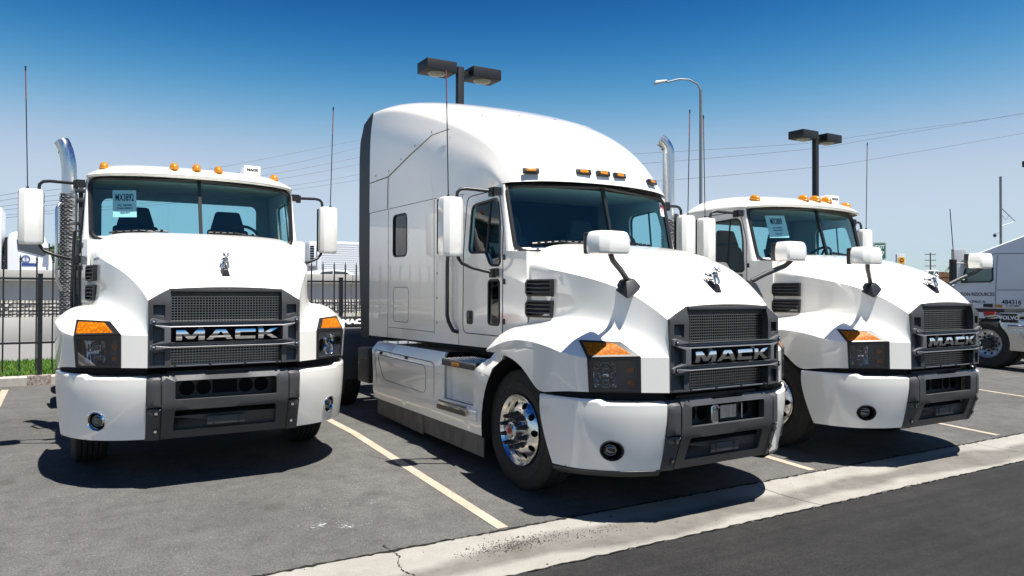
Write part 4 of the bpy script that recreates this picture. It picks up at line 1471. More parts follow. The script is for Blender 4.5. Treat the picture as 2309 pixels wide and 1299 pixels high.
def chassis(truck, kind):
    long = kind == 'sleeper'
    ry = 6.0 if long else 5.2
    gz = 0.10 if long else 0.03
    def rails():
        mb = MB()
        for sg in (-1, 1):
            mb.box(sg * 0.40 - 0.04, sg * 0.40 + 0.04, 0.3, ry + 2.3, 0.72, 0.98)
        mb.box(-0.42, 0.42, 0.28, 0.36, 0.45, 0.95)
        mb.box(-0.90, 0.90, 1.26, 1.36, 0.42, 0.54)
        mb.box(-0.36, 0.36, 0.5, 1.5, 0.60, 1.25)
        mb.box(-0.55, 0.55, 1.5, 2.4, 0.55, 1.1)
        mb.box(-0.9, 0.9, ry - 0.08, ry + 0.08, 0.42 + gz, 0.62 + gz)
        mb.box(-0.9, 0.9, ry + 1.22, ry + 1.38, 0.42 + gz, 0.62 + gz)
        return mb
    part('chassis', 'chas' + str(long), rails, M['iron'], truck)
    for sg in (-1, 1):
        wheel(truck, sg * 1.105, 1.31, 0.512, sg, 'steer')
        def well():
            mb = MB()
            rows = []
            for x in (0.78, 1.195):
                rows.append([(sg * x, 1.31 + 0.60 * math.cos(a) * (1.03 if math.cos(a) < 0 else 0.80), 0.50 + 0.62 * math.sin(a)) for a in [R(-12 + 204 * q / 20) for q in range(21)]])
            mb.grid(rows)
            mb.grid([[(sg * 0.78, 1.31, 0.50)] * 21, rows[0]])
            mb.box(sg * 0.90 - 0.2, sg * 0.90 + 0.2, 0.60, 0.64, 0.34, 0.92)
            return mb
        part('wheel_well', 'well%d' % sg, well, M['void'], truck, smooth=40, merge=0)
        for q in range(2):
            y = ry + 1.3 * q
            wheel(truck, sg * 1.20, y, 0.512 + gz, sg, 'drive')
            wheel(truck, sg * 0.86, y, 0.512 + gz, sg, 'inner') if False else None
        def qf(sg=sg):
            mb = MB()
            rows = []
            for x in (0.62, 1.235):
                rows.append([(sg * x, ry + 0.60 * math.cos(R(a)), 0.52 + gz + 0.60 * math.sin(R(a))) for a in (188, 176, 165, 150, 138, 126, 115)])
            rows2 = [[(p[0], ry + (p[1] - ry) * 1.05, 0.52 + gz + (p[2] - 0.52 - gz) * 1.05) for p in r] for r in rows]
            mb.grid([rows[0], rows[1], rows2[1], rows2[0]])
            return mb
        part('quarter_fender', 'qf%d%s' % (sg, long), qf, M['dark'], truck, smooth=40)
        if long:
            fl = part('flap_plate', 'flapp%d' % sg, lambda: MB().box(-0.30, 0.30, -0.012, 0.012, -0.075, 0.075), M['black'], truck, loc=(sg * 0.93, ry - 0.22, 1.265), rot=(R(-12), 0, 0), bevel=0.004)
            obj('lettering', text_mesh('lettering', 'MACK', 0.088, M['whiteink'], 0.001, sx=1.5, bold=0.006), fl, M=frame((0, -0.0135, 0), (0, -1, 0)))
    if not long:
        for sg in (-1, 1):
            part('fuel_tank', 'tank%d' % sg, lambda: MB().lathe([(0.0, 0), (0.29, 0), (0.31, 0.02), (0.31, 1.28), (0.29, 1.30), (0, 1.30)], frame((sg * 0.83, 2.05, 0.72), (0, 1, 0)), 32), M['steel'], truck, smooth=40)
    part('fifth_wheel', 'fifth', lambda: MB().lathe([(0.0, 0.0), (0.48, 0.0), (0.48, 0.05), (0.08, 0.05), (0.08, 0.02)], frame((0, 0, 0), (0, 0, 1)), 32), M['iron'], truck, loc=(0, ry + 0.65, 1.10))
    part('turntable_base', 'fifthb', lambda: MB().box(-0.40, 0.40, -0.3, 0.3, -0.14, 0.0), M['iron'], truck, loc=(0, ry + 0.65, 1.10))


def fairing(truck):
    """tank and step fairing along the sleeper"""
    for sg in (-1, 1):
        X = lambda x: sg * x
        def body():
            mb = MB()
            # side skin with a stepped-in bay for the entry steps
            fx = lambda y, z: 1.150 - 0.10 * clamp((z - 0.985) / 0.10) ** 1.5 - 0.02 * clamp((0.50 - z) / 0.12) + 0.012 * clamp((0.60 - z) / 0.04) * clamp((z - 0.40) / 0.1)
            outer = [(1.86, 0.365), (4.50, 0.400), (4.58, 1.070), (2.74, 1.070), (2.66, 0.995), (1.98, 0.975), (1.80, 1.135), (1.62, 1.145), (1.76, 0.86), (1.84, 0.60)]
            bay = [(2.02, 0.625), (2.62, 0.625), (2.62, 0.955), (2.02, 0.940)]
            mb.panel(outer, [bay], 0.09, lambda y, z: (X(fx(y, z)), y, z), fn2=lambda y, z: (X(fx(y, z) - 0.03), y, z))
            mb.add([(X(1.06), 1.98, 0.60), (X(1.06), 2.66, 0.60), (X(1.075), 2.66, 0.98), (X(1.075), 1.98, 0.98)], [(0, 1, 2, 3)])
            for a, b_ in (((2.02, 0.625), (2.62, 0.625)), ((2.62, 0.625), (2.62, 0.955)), ((2.02, 0.94), (2.02, 0.625))):
                mb.add([(X(1.148), *a), (X(1.148), *b_), (X(1.062), *b_), (X(1.062), *a)], [(0, 1, 2, 3)])
            # rear and top closing faces
            mb.add([(X(1.15), 4.51, 0.40), (X(0.6), 4.51, 0.40), (X(0.6), 4.58, 1.06), (X(1.06), 4.58, 1.06)], [(0, 1, 2, 3)])
            mb.add([(X(1.05), 4.57, 1.068), (X(1.05), 2.74, 1.068), (X(0.7), 2.74, 1.068), (X(0.7), 4.57, 1.068)], [(0, 1, 2, 3)])
            return mb
        f = part('side_fairing', 'fair%d' % sg, body, M['white'], truck, smooth=40)
        def tread(y0, y1, z, x0, x1):
            def make():
                mb = MB()
                mb.box(min(X(x0), X(x1)), max(X(x0), X(x1)), y0, y1, z - 0.022, z)
                ny = int((y1 - y0) / 0.035)
                for q in range(ny):
                    nw = 3 if x1 - x0 < 0.2 else 7
                    for w in range(nw):
                        c = (X(lerp(x0, x1, (w + 0.5) / nw)), lerp(y0, y1, (q + 0.5) / ny))
                        mb.lathe([(0.011, 0.0), (0.009, 0.006), (0.0, 0.006)], Matrix.Translation((c[0], c[1], z)), 6)
                return mb
            return make
        part('upper_step', 'st1%d' % sg, tread(2.00, 2.66, 1.020, 0.80, 1.158), M['alu'], f, smooth=0)
        part('step_edge', 'st1e%d' % sg, lambda: MB().box(min(X(1.15), X(1.162)), max(X(1.15), X(1.162)), 2.0, 2.66, 0.955, 1.008), M['dark'], f, bevel=0.004)
        part('marker_lens', 'st1m%d' % sg, lambda: MB().box(min(X(1.15), X(1.168)), max(X(1.15), X(1.168)), 2.28, 2.44, 0.966, 0.996), M['amberlight'], f, bevel=0.004)
        def lowstep():
            mb = MB()
            a = [(1.10, 0.60), (1.205, 0.60), (1.215, 0.585), (1.205, 0.50), (1.17, 0.475), (1.10, 0.475)]
            mb.prism([a], 1.92, 2.80, lambda x, z, y: (X(x - 0.06 * clamp((y - 2.70) / 0.1) - 0.03 * clamp((2.0 - y) / 0.08)), y, z))
            return mb
        part('lower_step', 'st2%d' % sg, lowstep, M['white'], f, bevel=0.010)
        part('lower_tread', 'st2t%d' % sg, tread(2.06, 2.66, 0.615, 1.08, 1.198), M['alu'], f, smooth=0)
        part('step_edge', 'st2e%d' % sg, lambda: MB().box(min(X(1.200), X(1.216)), max(X(1.200), X(1.216)), 2.06, 2.66, 0.525, 0.575), M['bronze'], f, bevel=0.004)
        for y0, y1 in ((1.868, 3.150), (3.158, 4.44)):
            part('skirt', 'sk%d%.1f' % (sg, y0), lambda: MB().panel([(y0, 0.172), (y1, 0.20 + 0.02 * (y1 > 4)), (y1, 0.40), (y0, 0.375)], [], 0.2, lambda y, z: (X(1.128 - 0.01 * (0.4 - z)), y, z), fn2=lambda y, z: (X(1.115), y, z)), M['skirt'], f)
        for lp, nm in (([(2.85, 0.46), (4.38, 0.50), (4.50, 0.985), (2.85, 0.960)], 'a'), ([(3.05, 0.62), (4.20, 0.65), (4.40, 0.93), (3.05, 0.91)], 'b')):
            pl = roundpoly(lp, 0.08, 3)
            part('panel_seam', 'fs%d%s' % (sg, nm), lambda: MB().tube([(X(1.150), y, z) for y, z in pl + [pl[0]]], 0.004, 5, caps=False), M['seam'], f)
        for y in (3.55, 4.28):
            part('latch', 'la', lambda: MB().box(-0.012, 0.012, -0.035, 0.035, -0.016, 0.016), M['black'], f, loc=(X(1.146), y, 0.955), bevel=0.004)
        # bits of the deck behind the cab
        part('tool_box', 'tb%d' % sg, lambda: MB().box(min(X(0.62), X(1.16)), max(X(0.62), X(1.16)), 4.66, 5.04, 0.55, 0.98), M['black'], truck, bevel=0.02)


def stack(truck, top, bend=0.42):
    """chromed exhaust with a perforated guard"""
    def pipe():
        mb = MB()
        pts = [(0, 0, 0.9), (0, 0, 1.6), (0, 0, top - bend)]
        for q in range(7):
            a = R(62) * q / 6
            pts.append((-0.144 * (1 - math.cos(a)) * (1.0 if bend > 0.3 else 1.2), 0.10 * (1 - math.cos(a)), top - bend + (bend - 0.02) * math.sin(a) / math.sin(R(62))))
        mb.tube(pts, 0.075, 24, caps=False)
        mb.tube([(p[0] * 0.98, p[1], p[2]) for p in pts[-4:]], 0.069, 24, caps=False)
        return mb
    root = part('exhaust_stack', 'pipe%.2f' % top, pipe, M['steel'], truck, loc=(-1.125, 2.90, 0), smooth=60)
    part('pipe_mouth', 'pmouth%.2f' % top, lambda: MB().lathe([(0.070, 0), (0, 0.001)], frame((-0.05, 0.03, top - 0.12), (-0.5, 0.2, 0.8)), 20), M['void'], root)
    def guard():
        # half cylinder with slots
        mb = MB()
        outer = [(-0.15, 1.30), (0.15, 1.30), (0.15, 2.62), (-0.15, 2.62)]
        holes = []
        z = 1.34
        q = 0
        while z < 2.59:
            for c in range(6):
                a = -0.135 + c * 0.050 + (0.025 if q % 2 else 0)
                if a + 0.034 < 0.145:
                    holes.append([(a, z), (a + 0.032, z), (a + 0.032, z + 0.008), (a, z + 0.008)])
            z += 0.021
            q += 1
        rr = 0.095
        loops = [outer] + holes
        mb2 = MB()
        L = [[Vector((x, y, 0)) for x, y in lp] for lp in [resample(outer, 0.05)] + holes]
        tri = tessellate_polygon(L)
        flat = [p for lp in L for p in lp]
        fn = lambda x, y: (rr * math.sin(x / rr - 0.95), -rr * math.cos(x / rr - 0.95), y)
        mb2.add([fn(p.x, p.y) for p in flat], [tuple(t) for t in tri])
        return mb2
    part('heat_guard', 'guard', guard, M['guardsteel'], root, smooth=60)
    part('guard_core', 'guardc', lambda: MB().tube([(0, 0, 1.3), (0, 0, 2.62)], 0.082, 20), M['coregrey'], root, smooth=60)
    part('guard_handle', 'ghand', lambda: MB().tube([(-0.05, -0.07, 2.50), (-0.09, -0.11, 2.50), (-0.115, -0.13, 2.44), (-0.115, -0.13, 1.75), (-0.10, -0.12, 1.66), (-0.055, -0.075, 1.56)], 0.016, 8), M['alu'], root, smooth=60)
    def bracket():
        mb = MB()
        mb.box(0.09, 0.135, -0.03, 0.03, 1.2, 2.70)
        for z in (1.5, 1.9, 2.3, 2.55, 2.66):
            mb.box(0.06, 0.17, -0.045, -0.01, z - 0.02, z + 0.02)
        return mb
    part('stack_bracket', 'sbrk', bracket, M['iron'], root, bevel=0.004)


M['lettermetal'] = mat('letter_chrome', (0.92, 0.92, 0.92), 0.10, metal=1.0)
M['alusoft'] = mat('reflector_bowl', (0.55, 0.55, 0.56), 0.22, metal=1.0)
M['housing'] = mat('lamp_housing', (0.11, 0.11, 0.115), 0.30)
M['tyreletter'] = mat('raised_rubber', (0.040, 0.038, 0.036), 0.6)
M['guardsteel'] = mat('guard_steel', (0.55, 0.55, 0.54), 0.45, metal=0.5)
M['coregrey'] = mat('guard_core_steel', (0.11, 0.11, 0.11), 0.6)
M['lampdark'] = mat('lamp_glass', (0.02, 0.02, 0.025), 0.05, spec=1.0, coat=1.0)
M['greyshell'] = mat('mirror_shell_grey', (0.40, 0.41, 0.41), 0.4)
M['seam'] = mat('panel_joint', (0.10, 0.105, 0.11), 0.7)
M['seamlight'] = mat('fine_joint', (0.42, 0.42, 0.41), 0.7)
M['bronze'] = mat('worn_step_edge', (0.10, 0.085, 0.06), 0.5)
M['skirt'] = mat('rubber_skirt', (0.075, 0.070, 0.064), 0.62)
nt, b = nodes_of(M['skirt'])
n1 = add_noise(nt, 5, 5, sc=(1, 2.0, 0.7))
nt.links.new(ramp(nt, n1.outputs[0], [(0.3, (0.065, 0.060, 0.055)), (0.72, (0.17, 0.155, 0.135))]).outputs[0], b.inputs['Base Color'])
M['lampteal'] = mat('teal_window', (0.10, 0.20, 0.18), 0.05, spec=0.8)
M['grit'] = mat('grit_stone', (0.06, 0.052, 0.045), 0.9)
M['antred'] = mat('antenna_red', (0.22, 0.06, 0.05), 0.5)

HOOD = hood_mesh()


def build_truck(label, pose, x, y, th, z, kind, **info):
    info['pose'] = pose
    t = thing('semi_truck', label, 'truck', (x, y, z), th, 'white trucks parked in a row')
    obj('hood', HOOD, t)
    for sg in (-1, 1):
        headlight(t, sg)
    grille(t)
    bumper(t, 'chrome_fog' if pose == 'A' else ('sleeper' if kind == 'sleeper' else 'day'))
    vents(t)
    ornament(t)
    cab(t, kind, info)
    mirrors(t, pose != 'A')
    chassis(t, kind)
    if kind == 'sleeper':
        fairing(t)
    else:
        stack(t, *((3.22, 0.42) if pose == 'A' else (3.66, 0.20)))
    return t


build_truck('white day cab truck, paper sheet MX3892 in windshield, no mirrors on its hood', 'A', -2.397, 6.332, 0.5471, 0.0815, 'day', paper='MX3892')
build_truck('white sleeper truck with tall curved roof, side fairing and red 7 sticker in windshield', 'B', 1.688, 5.886, 0.5568, -0.0404, 'sleeper', sticker=True)
build_truck('white day cab truck with mirrors on its hood, paper sheet MX3889 in windshield', 'C', 4.446, 7.679, 0.5332, -0.0411, 'day', paper='MX3889')

# ------------------------------------------------------------------ ground materials
def vcoord(nt):
    """lot coordinate V (distance from the camera line across the gutter) and U from world position"""
    g = nt.nodes.new('ShaderNodeNewGeometry')
    mp = nt.nodes.new('ShaderNodeMapping')
    mp.vector_type = 'POINT'
    mp.inputs['Rotation'].default_value = (0, 0, -LOT)
    nt.links.new(g.outputs['Position'], mp.inputs[0])
    sep = nt.nodes.new('ShaderNodeSeparateXYZ')
    nt.links.new(mp.outputs[0], sep.inputs[0])
    return mp, sep


def math_n(nt, op, a, b_=None, c=None, cl=False):
    n = nt.nodes.new('ShaderNodeMath')
    n.operation = op
    n.use_clamp = cl
    for s, v in zip(n.inputs, (a, b_, c)):
        if v is None:
            continue
        if hasattr(v, 'is_linked'):
            nt.links.new(v, s)
        else:
            s.default_value = v
    return n.outputs[0]


def noise_at(nt, vec, scale, detail=4, rough=0.6, dist=0.0, sc=None):
    n = nt.nodes.new('ShaderNodeTexNoise')
    n.inputs['Scale'].default_value = scale
    n.inputs['Detail'].default_value = detail
    n.inputs['Roughness'].default_value = rough
    n.inputs['Distortion'].default_value = dist
    if sc:
        mp = nt.nodes.new('ShaderNodeMapping')
        mp.inputs['Scale'].default_value = sc
        nt.links.new(vec, mp.inputs[0])
        vec = mp.outputs[0]
    nt.links.new(vec, n.inputs['Vector'])
    return n.outputs[0]


def asphalt(name, lo, hi, streak=0.0, speck=0.5, spots=True):
    m = mat(name, hi, 0.88, spec=0.25)
    nt, b = nodes_of(m)
    mp, sep = vcoord(nt)
    P = mp.outputs[0]
    big = noise_at(nt, P, 0.55, 5, 0.62, 0.4)
    col = ramp(nt, big, [(0.30, lo), (0.70, hi)]).outputs[0]
    mid = noise_at(nt, P, 5, 6, 0.75)
    col = mixc(nt, 0.6, col, ramp(nt, mid, [(0.30, (0.33, 0.33, 0.33)), (0.70, (0.68, 0.675, 0.67))]).outputs[0], 'OVERLAY')
    fine = noise_at(nt, P, 85, 4, 0.85)
    col = mixc(nt, 0.85, col, ramp(nt, fine, [(0.34, (0.18, 0.18, 0.18)), (0.66, (0.80, 0.80, 0.79))]).outputs[0], 'OVERLAY')
    if streak:
        st = noise_at(nt, P, 1.0, 4, 0.6, 0.3, (0.35, 7.0, 1))
        col = mixc(nt, streak, col, ramp(nt, st, [(0.35, (0.30, 0.30, 0.30)), (0.65, (0.70, 0.69, 0.68))]).outputs[0], 'OVERLAY')
    # pale grit and dark drops
    v = nt.nodes.new('ShaderNodeTexVoronoi')
    v.inputs['Scale'].default_value = 30
    nt.links.new(P, v.inputs['Vector'])
    pat = noise_at(nt, P, 1.6, 3)
    thr = math_n(nt, 'MULTIPLY', math_n(nt, 'SUBTRACT', pat, 0.36, cl=True), 0.62)
    gm = math_n(nt, 'LESS_THAN', v.outputs['Distance'], thr)
    rnd = nt.nodes.new('ShaderNodeSeparateColor')
    nt.links.new(v.outputs['Color'], rnd.inputs[0])
    gm = math_n(nt, 'MULTIPLY', gm, math_n(nt, 'GREATER_THAN', rnd.outputs[0], 1 - speck * 0.5))
    col = mixc(nt, math_n(nt, 'MULTIPLY', gm, 0.55), col, tuple(min(1, 3.2 * c) for c in hi))
    if spots:
        v2 = nt.nodes.new('ShaderNodeTexVoronoi')
        v2.inputs['Scale'].default_value = 1.5
        nt.links.new(mixc(nt, 0.12, P, noise_at(nt, P, 6, 3)), v2.inputs['Vector'])
        r2 = nt.nodes.new('ShaderNodeSeparateColor')
        nt.links.new(v2.outputs['Color'], r2.inputs[0])
        edge = math_n(nt, 'MULTIPLY', math_n(nt, 'SUBTRACT', 0.21, v2.outputs['Distance'], cl=True), 7.0, cl=True)
        sp = math_n(nt, 'MULTIPLY', math_n(nt, 'MULTIPLY', edge, math_n(nt, 'GREATER_THAN', r2.outputs[1], 0.60)), math_n(nt, 'MULTIPLY', noise_at(nt, P, 22, 4), 0.85))
        col = mixc(nt, sp, col, (0.034, 0.027, 0.021))
    nt.links.new(col, b.inputs['Base Color'])
    bump(nt, b, fine, 0.8, 0.006)
    return m


M['lot'] = asphalt('lot_asphalt', (0.072, 0.070, 0.066), (0.105, 0.102, 0.097), 0.12)
M['lane'] = asphalt('lane_asphalt', (0.0155, 0.0150, 0.0150), (0.0235, 0.0228, 0.0223), 0.40, 0.45, False)
M['road'] = mat('road_asphalt', (0.17, 0.165, 0.16), 0.9)

M['gutter'] = mat('gutter_concrete', (0.45, 0.43, 0.39), 0.85, spec=0.25)
nt, b = nodes_of(M['gutter'])
mp, sep = vcoord(nt)
P = mp.outputs[0]
c1 = ramp(nt, noise_at(nt, P, 2.2, 6, 0.65), [(0.28, (0.215, 0.203, 0.178)), (0.72, (0.295, 0.28, 0.25))]).outputs[0]
fine = noise_at(nt, P, 120, 3, 0.7)
c1 = mixc(nt, 0.35, c1, ramp(nt, fine, [(0.3, (0.3, 0.3, 0.3)), (0.7, (0.72, 0.72, 0.72))]).outputs[0], 'OVERLAY')
wob = math_n(nt, 'MULTIPLY', math_n(nt, 'SUBTRACT', noise_at(nt, P, 0.9, 5, 0.6, 0.0, (1, 1.0, 1)), 0.5), 0.45)
dv = math_n(nt, 'ABSOLUTE', math_n(nt, 'SUBTRACT', math_n(nt, 'ADD', sep.outputs[1], wob), 4.27))
wid = math_n(nt, 'MULTIPLY', math_n(nt, 'SUBTRACT', noise_at(nt, P, 0.42, 2, 0.5, 0.0, (1, 0.2, 1)), 0.22, cl=True), 0.85)
stn = math_n(nt, 'MULTIPLY', math_n(nt, 'SUBTRACT', wid, dv), 9.0, cl=True)
stn = math_n(nt, 'MULTIPLY', stn, math_n(nt, 'ADD', 0.25, math_n(nt, 'MULTIPLY', noise_at(nt, P, 4, 6, 0.75), 0.9)), cl=True)
c1 = mixc(nt, stn, c1, (0.080, 0.073, 0.062))
nt.links.new(c1, b.inputs['Base Color'])
bump(nt, b, fine, 0.35, 0.003)

M['paint'] = mat('worn_line_paint', (0.62, 0.50, 0.33), 0.8)
nt, b = nodes_of(M['paint'])
mp, sep = vcoord(nt)
P = mp.outputs[0]
wr = noise_at(nt, P, 60, 5, 0.75)
wr2 = noise_at(nt, P, 2.5, 4)
c1 = ramp(nt, wr2, [(0.3, (0.31, 0.255, 0.185)), (0.7, (0.41, 0.355, 0.275))]).outputs[0]
c1 = mixc(nt, ramp(nt, wr, [(0.52, (0, 0, 0)), (0.68, (0.85, 0.85, 0.85))]).outputs[0], c1, (0.13, 0.12, 0.105))
nt.links.new(c1, b.inputs['Base Color'])

M['concrete'] = mat('wall_concrete', (0.40, 0.385, 0.35), 0.9, spec=0.2)
nt, b = nodes_of(M['concrete'])
n1 = add_noise(nt, 0.9, 6, 0.65, sc=(1, 1, 0.35))
nt.links.new(ramp(nt, n1.outputs[0], [(0.3, (0.34, 0.325, 0.295)), (0.72, (0.46, 0.445, 0.41))]).outputs[0], b.inputs['Base Color'])
M['textured'] = mat('ribbed_block', (0.42, 0.40, 0.36), 0.95, spec=0.1)
nt, b = nodes_of(M['textured'])
n1 = add_noise(nt, 14, 5, 0.75)
nt.links.new(ramp(nt, n1.outputs[0], [(0.36, (0.27, 0.255, 0.23)), (0.60, (0.46, 0.44, 0.40))]).outputs[0], b.inputs['Base Color'])
bump(nt, b, n1.outputs[0], 1.0, 0.05)
M['crack'] = mat('joint_dirt', (0.020, 0.018, 0.015), 0.95, spec=0.1)
M['kerb'] = mat('kerb_concrete', (0.42, 0.39, 0.34), 0.9, spec=0.2)
nt, b = nodes_of(M['kerb'])
n1 = add_noise(nt, 5, 6, 0.7)
nt.links.new(ramp(nt, n1.outputs[0], [(0.3, (0.33, 0.30, 0.26)), (0.72, (0.47, 0.44, 0.39))]).outputs[0], b.inputs['Base Color'])
M['soil'] = mat('lawn_soil', (0.045, 0.075, 0.020), 0.95, spec=0.1)
M['grass'] = mat('grass_blades', (0.085, 0.19, 0.022), 0.7, spec=0.2)
nt, b = nodes_of(M['grass'])
n1 = add_noise(nt, 0.8, 4)
nt.links.new(ramp(nt, n1.outputs[0], [(0.3, (0.06, 0.15, 0.016)), (0.7, (0.14, 0.25, 0.035))]).outputs[0], b.inputs['Base Color'])
M['fence'] = mat('fence_iron', (0.012, 0.012, 0.012), 0.45)
M['rust'] = mat('rusted_plate', (0.16, 0.085, 0.055), 0.75)
nt, b = nodes_of(M['rust'])
n1 = add_noise(nt, 30, 5, 0.7)
nt.links.new(ramp(nt, n1.outputs[0], [(0.35, (0.11, 0.055, 0.035)), (0.62, (0.42, 0.38, 0.33))]).outputs[0], b.inputs['Base Color'])
M['lampblack'] = mat('lamp_post_black', (0.014, 0.013, 0.013), 0.5)
M['galv'] = mat('galvanised_pole', (0.20, 0.22, 0.22), 0.5, metal=0.4)
M['lampglass'] = mat('lamp_diffuser', (0.42, 0.40, 0.33), 0.25)
M['wirem'] = mat('cable', (0.10, 0.13, 0.17), 0.6)
M['wood'] = mat('pole_wood', (0.06, 0.045, 0.035), 0.9)
M['signgreen'] = mat('sign_green', (0.010, 0.13, 0.065), 0.5)
M['yellow'] = mat('sign_yellow', (0.80, 0.52, 0.02), 0.5)
M['darkred'] = mat('sign_red', (0.30, 0.02, 0.01), 0.5)
M['bark'] = mat('bark', (0.075, 0.055, 0.04), 0.95)
M['leaf'] = mat('leaves', (0.055, 0.085, 0.025), 0.7, spec=0.25)
M['leafy'] = mat('shrub_leaves', (0.17, 0.17, 0.03), 0.7, spec=0.25)
M['blueink'] = mat('blue_print', (0.03, 0.06, 0.25), 0.5)
M['trailerwhite'] = mat('trailer_white', (0.74, 0.75, 0.76), 0.45)
M['whitepaint2'] = mat('fleet_white_paint', (0.78, 0.79, 0.80), 0.3, coat=0.6)
M['alusatin'] = mat('satin_aluminium', (0.72, 0.72, 0.71), 0.38, metal=0.7)
M['boxgrey'] = mat('box_grey', (0.55, 0.56, 0.57), 0.6)
M['brownwood'] = mat('crate_wood', (0.17, 0.09, 0.045), 0.9)


def zg(v):
    """height of the ground along V"""
    if v < 3.95:
        return -0.088
    if v < 4.70:
        t = (v - 3.95) / 0.75
        return lerp(-0.088, -0.078, t) - 0.016 * math.sin(PI * t)
    return -0.078 + 0.049 * min(v - 4.7, 3.3) + 0.010 * max(0, min(v, 40) - 8.0)


def sheet(u0, u1, vs, du, dz=0.0, fz=zg, jit=None):
    mb = MB()
    nu = max(1, int((u1 - u0) / du))
    rows = []
    for v in vs:
        rows.append([lot(lerp(u0, u1, i / nu), v, fz(v) + dz) for i in range(nu + 1)])
    mb.grid(rows)
    return mb


def rng(a, b_, s):
    n = max(1, int(round((b_ - a) / s)))
    return [lerp(a, b_, i / n) for i in range(n + 1)]


# base ground to the horizon
g = MB()
g.add([(-1500, -1500, -0.45), (1500, -1500, -0.45), (1500, 1500, -0.45), (-1500, 1500, -0.45)], [(0, 1, 2, 3)])
M['far'] = mat('far_ground', (0.20, 0.185, 0.16), 0.95)
struct(obj('ground', g.mesh('ground', M['far'])))
struct(obj('driving_lane', sheet(-70, 90, rng(-70, 3.96, 2.0), 4).mesh('driving_lane', M['lane'])))
lotm = MB()
lotm.grid([[lot(u, v, zg(v)) for u in rng(-60, 90, 1.0)] for v in rng(4.69, 8.2, 0.3) + rng(8.2, 14.02, 0.8)[1:]])
struct(obj('parking_lot', lotm.mesh('parking_lot', M['lot'])))
struct(obj('far_lot', sheet(26, 120, rng(14.02, 90, 4), 4, -0.003).mesh('far_lot', M['lot'])))

# gutter: a bed and its slabs
gut = struct(obj('gutter', sheet(-70, 90, rng(3.95, 4.70, 0.15), 2, -0.03).mesh('gutter', M['crack'])))
joints = [-18.0, -14.3, -10.6, -6.9, -3.3, 5.35, 9.05, 12.75, 16.45, 20.15, 23.85, 27.55, 31.25, 35.0, 45.0, 60.0]
for a, b_ in zip(joints[:-1], joints[1:]):
    mb = MB()
    us = rng(a + 0.005, b_ - 0.005, 0.25)
    rows = [[lot(u, v, zg(v) + 0.003) for u in us] for v in (3.955, 4.1, 4.25, 4.4, 4.55, 4.695)]
    rows = [[p - Vector((0, 0, 0.03)) for p in rows[0]]] + rows + [[p - Vector((0, 0, 0.03)) for p in rows[-1]]]
    mb.grid(rows)
    for q in (0, -1):
        pass
    obj('concrete_slab', mb.mesh('concrete_slab', M['gutter'], smooth=20), gut)


def ribbon(pts, w, z0, seed=0, jag=0.6):
    """irregular dark strip along points (u, v)"""
    rnd = random.Random(seed)
    mb = MB()
    rows = [[], []]
    for i, (u, v) in enumerate(pts):
        a = pts[max(i - 1, 0)]
        c = pts[min(i + 1, len(pts) - 1)]
        d = Vector((c[0] - a[0], c[1] - a[1])).normalized()
        nx, ny = -d.y, d.x
        k1, k2 = w * (0.5 + jag * (rnd.random() - 0.5)), w * (0.5 + jag * (rnd.random() - 0.5))
        rows[0].append(lot(u + nx * k1, v + ny * k1, zg(v) + z0))
        rows[1].append(lot(u - nx * k2, v - ny * k2, zg(v) + z0))
    mb.grid(rows)
    return mb


rnd = random.Random(3)
obj('edge_joint', ribbon([(u, 4.70 + 0.012 * rnd.uniform(-1, 1)) for u in rng(-12, 26, 0.035)], 0.020, 0.007, 1, 1.0).mesh('edge_joint', M['crack']), gut)
obj('edge_joint', ribbon([(u, 3.952 + 0.010 * rnd.uniform(-1, 1)) for u in rng(-12, 26, 0.04)], 0.011, 0.0065, 2, 1.2).mesh('edge_joint', M['crack']), gut)
# the crack across the gutter


def ground_uv(px, py, it=12):
    z = 0.0
    for _ in range(it):
        r = ray(px, py)
        p = r * ((z - CAM_H) / r.z) + Vector((0, 0, CAM_H))
        v = -UY * p.x + UX * p.y
        z = zg(v)
    return (UX * p.x + UY * p.y, v)


cr = [ground_uv(*p) for p in ((862, 1231), (880, 1243), (902, 1256), (896, 1272), (910, 1290), (935, 1299), (960, 1320))]
fine_cr = []
for a, b_ in zip(cr[:-1], cr[1:]):
    for q in range(9):
        fine_cr.append((lerp(a[0], b_[0], q / 9) + rnd.uniform(-.007, .007), lerp(a[1], b_[1], q / 9) + rnd.uniform(-.007, .007)))
obj('crack', ribbon(fine_cr, 0.006, 0.008, 5, 1.4).mesh('crack', M['crack']), gut)

# bay lines
for k in range(-4, 9):
    u = 2.78 + 3.49 * k
    mb = MB()
    rows = [[lot(u - 0.046, v, zg(v) + 0.004) for v in rng(4.74 + 0.02 * (k % 3), 13.6, 0.3)], [lot(u + 0.046, v, zg(v) + 0.004) for v in rng(4.74 + 0.02 * (k % 3), 13.6, 0.3)]]
    mb.grid(rows)
    struct(obj('bay_line', mb.mesh('bay_line', M['paint'])))


# remnants of stencilled paint
def remnant(name, col, dens):
    m = bpy.data.materials.new(name)
    m.use_nodes = True
    nt = m.node_tree
    b = nt.nodes['Principled BSDF']
    b.inputs['Base Color'].default_value = (*col, 1)
    b.inputs['Roughness'].default_value = 0.85
    mp, sep = vcoord(nt)
    n = noise_at(nt, mp.outputs[0], 55, 5, 0.8)
    n2 = noise_at(nt, mp.outputs[0], 7, 3, 0.6)
    f = math_n(nt, 'MULTIPLY', math_n(nt, 'SUBTRACT', math_n(nt, 'ADD', n, math_n(nt, 'MULTIPLY', n2, 0.6)), dens), 9.0, cl=True)
    nt.links.new(f, b.inputs['Alpha'])
    return m


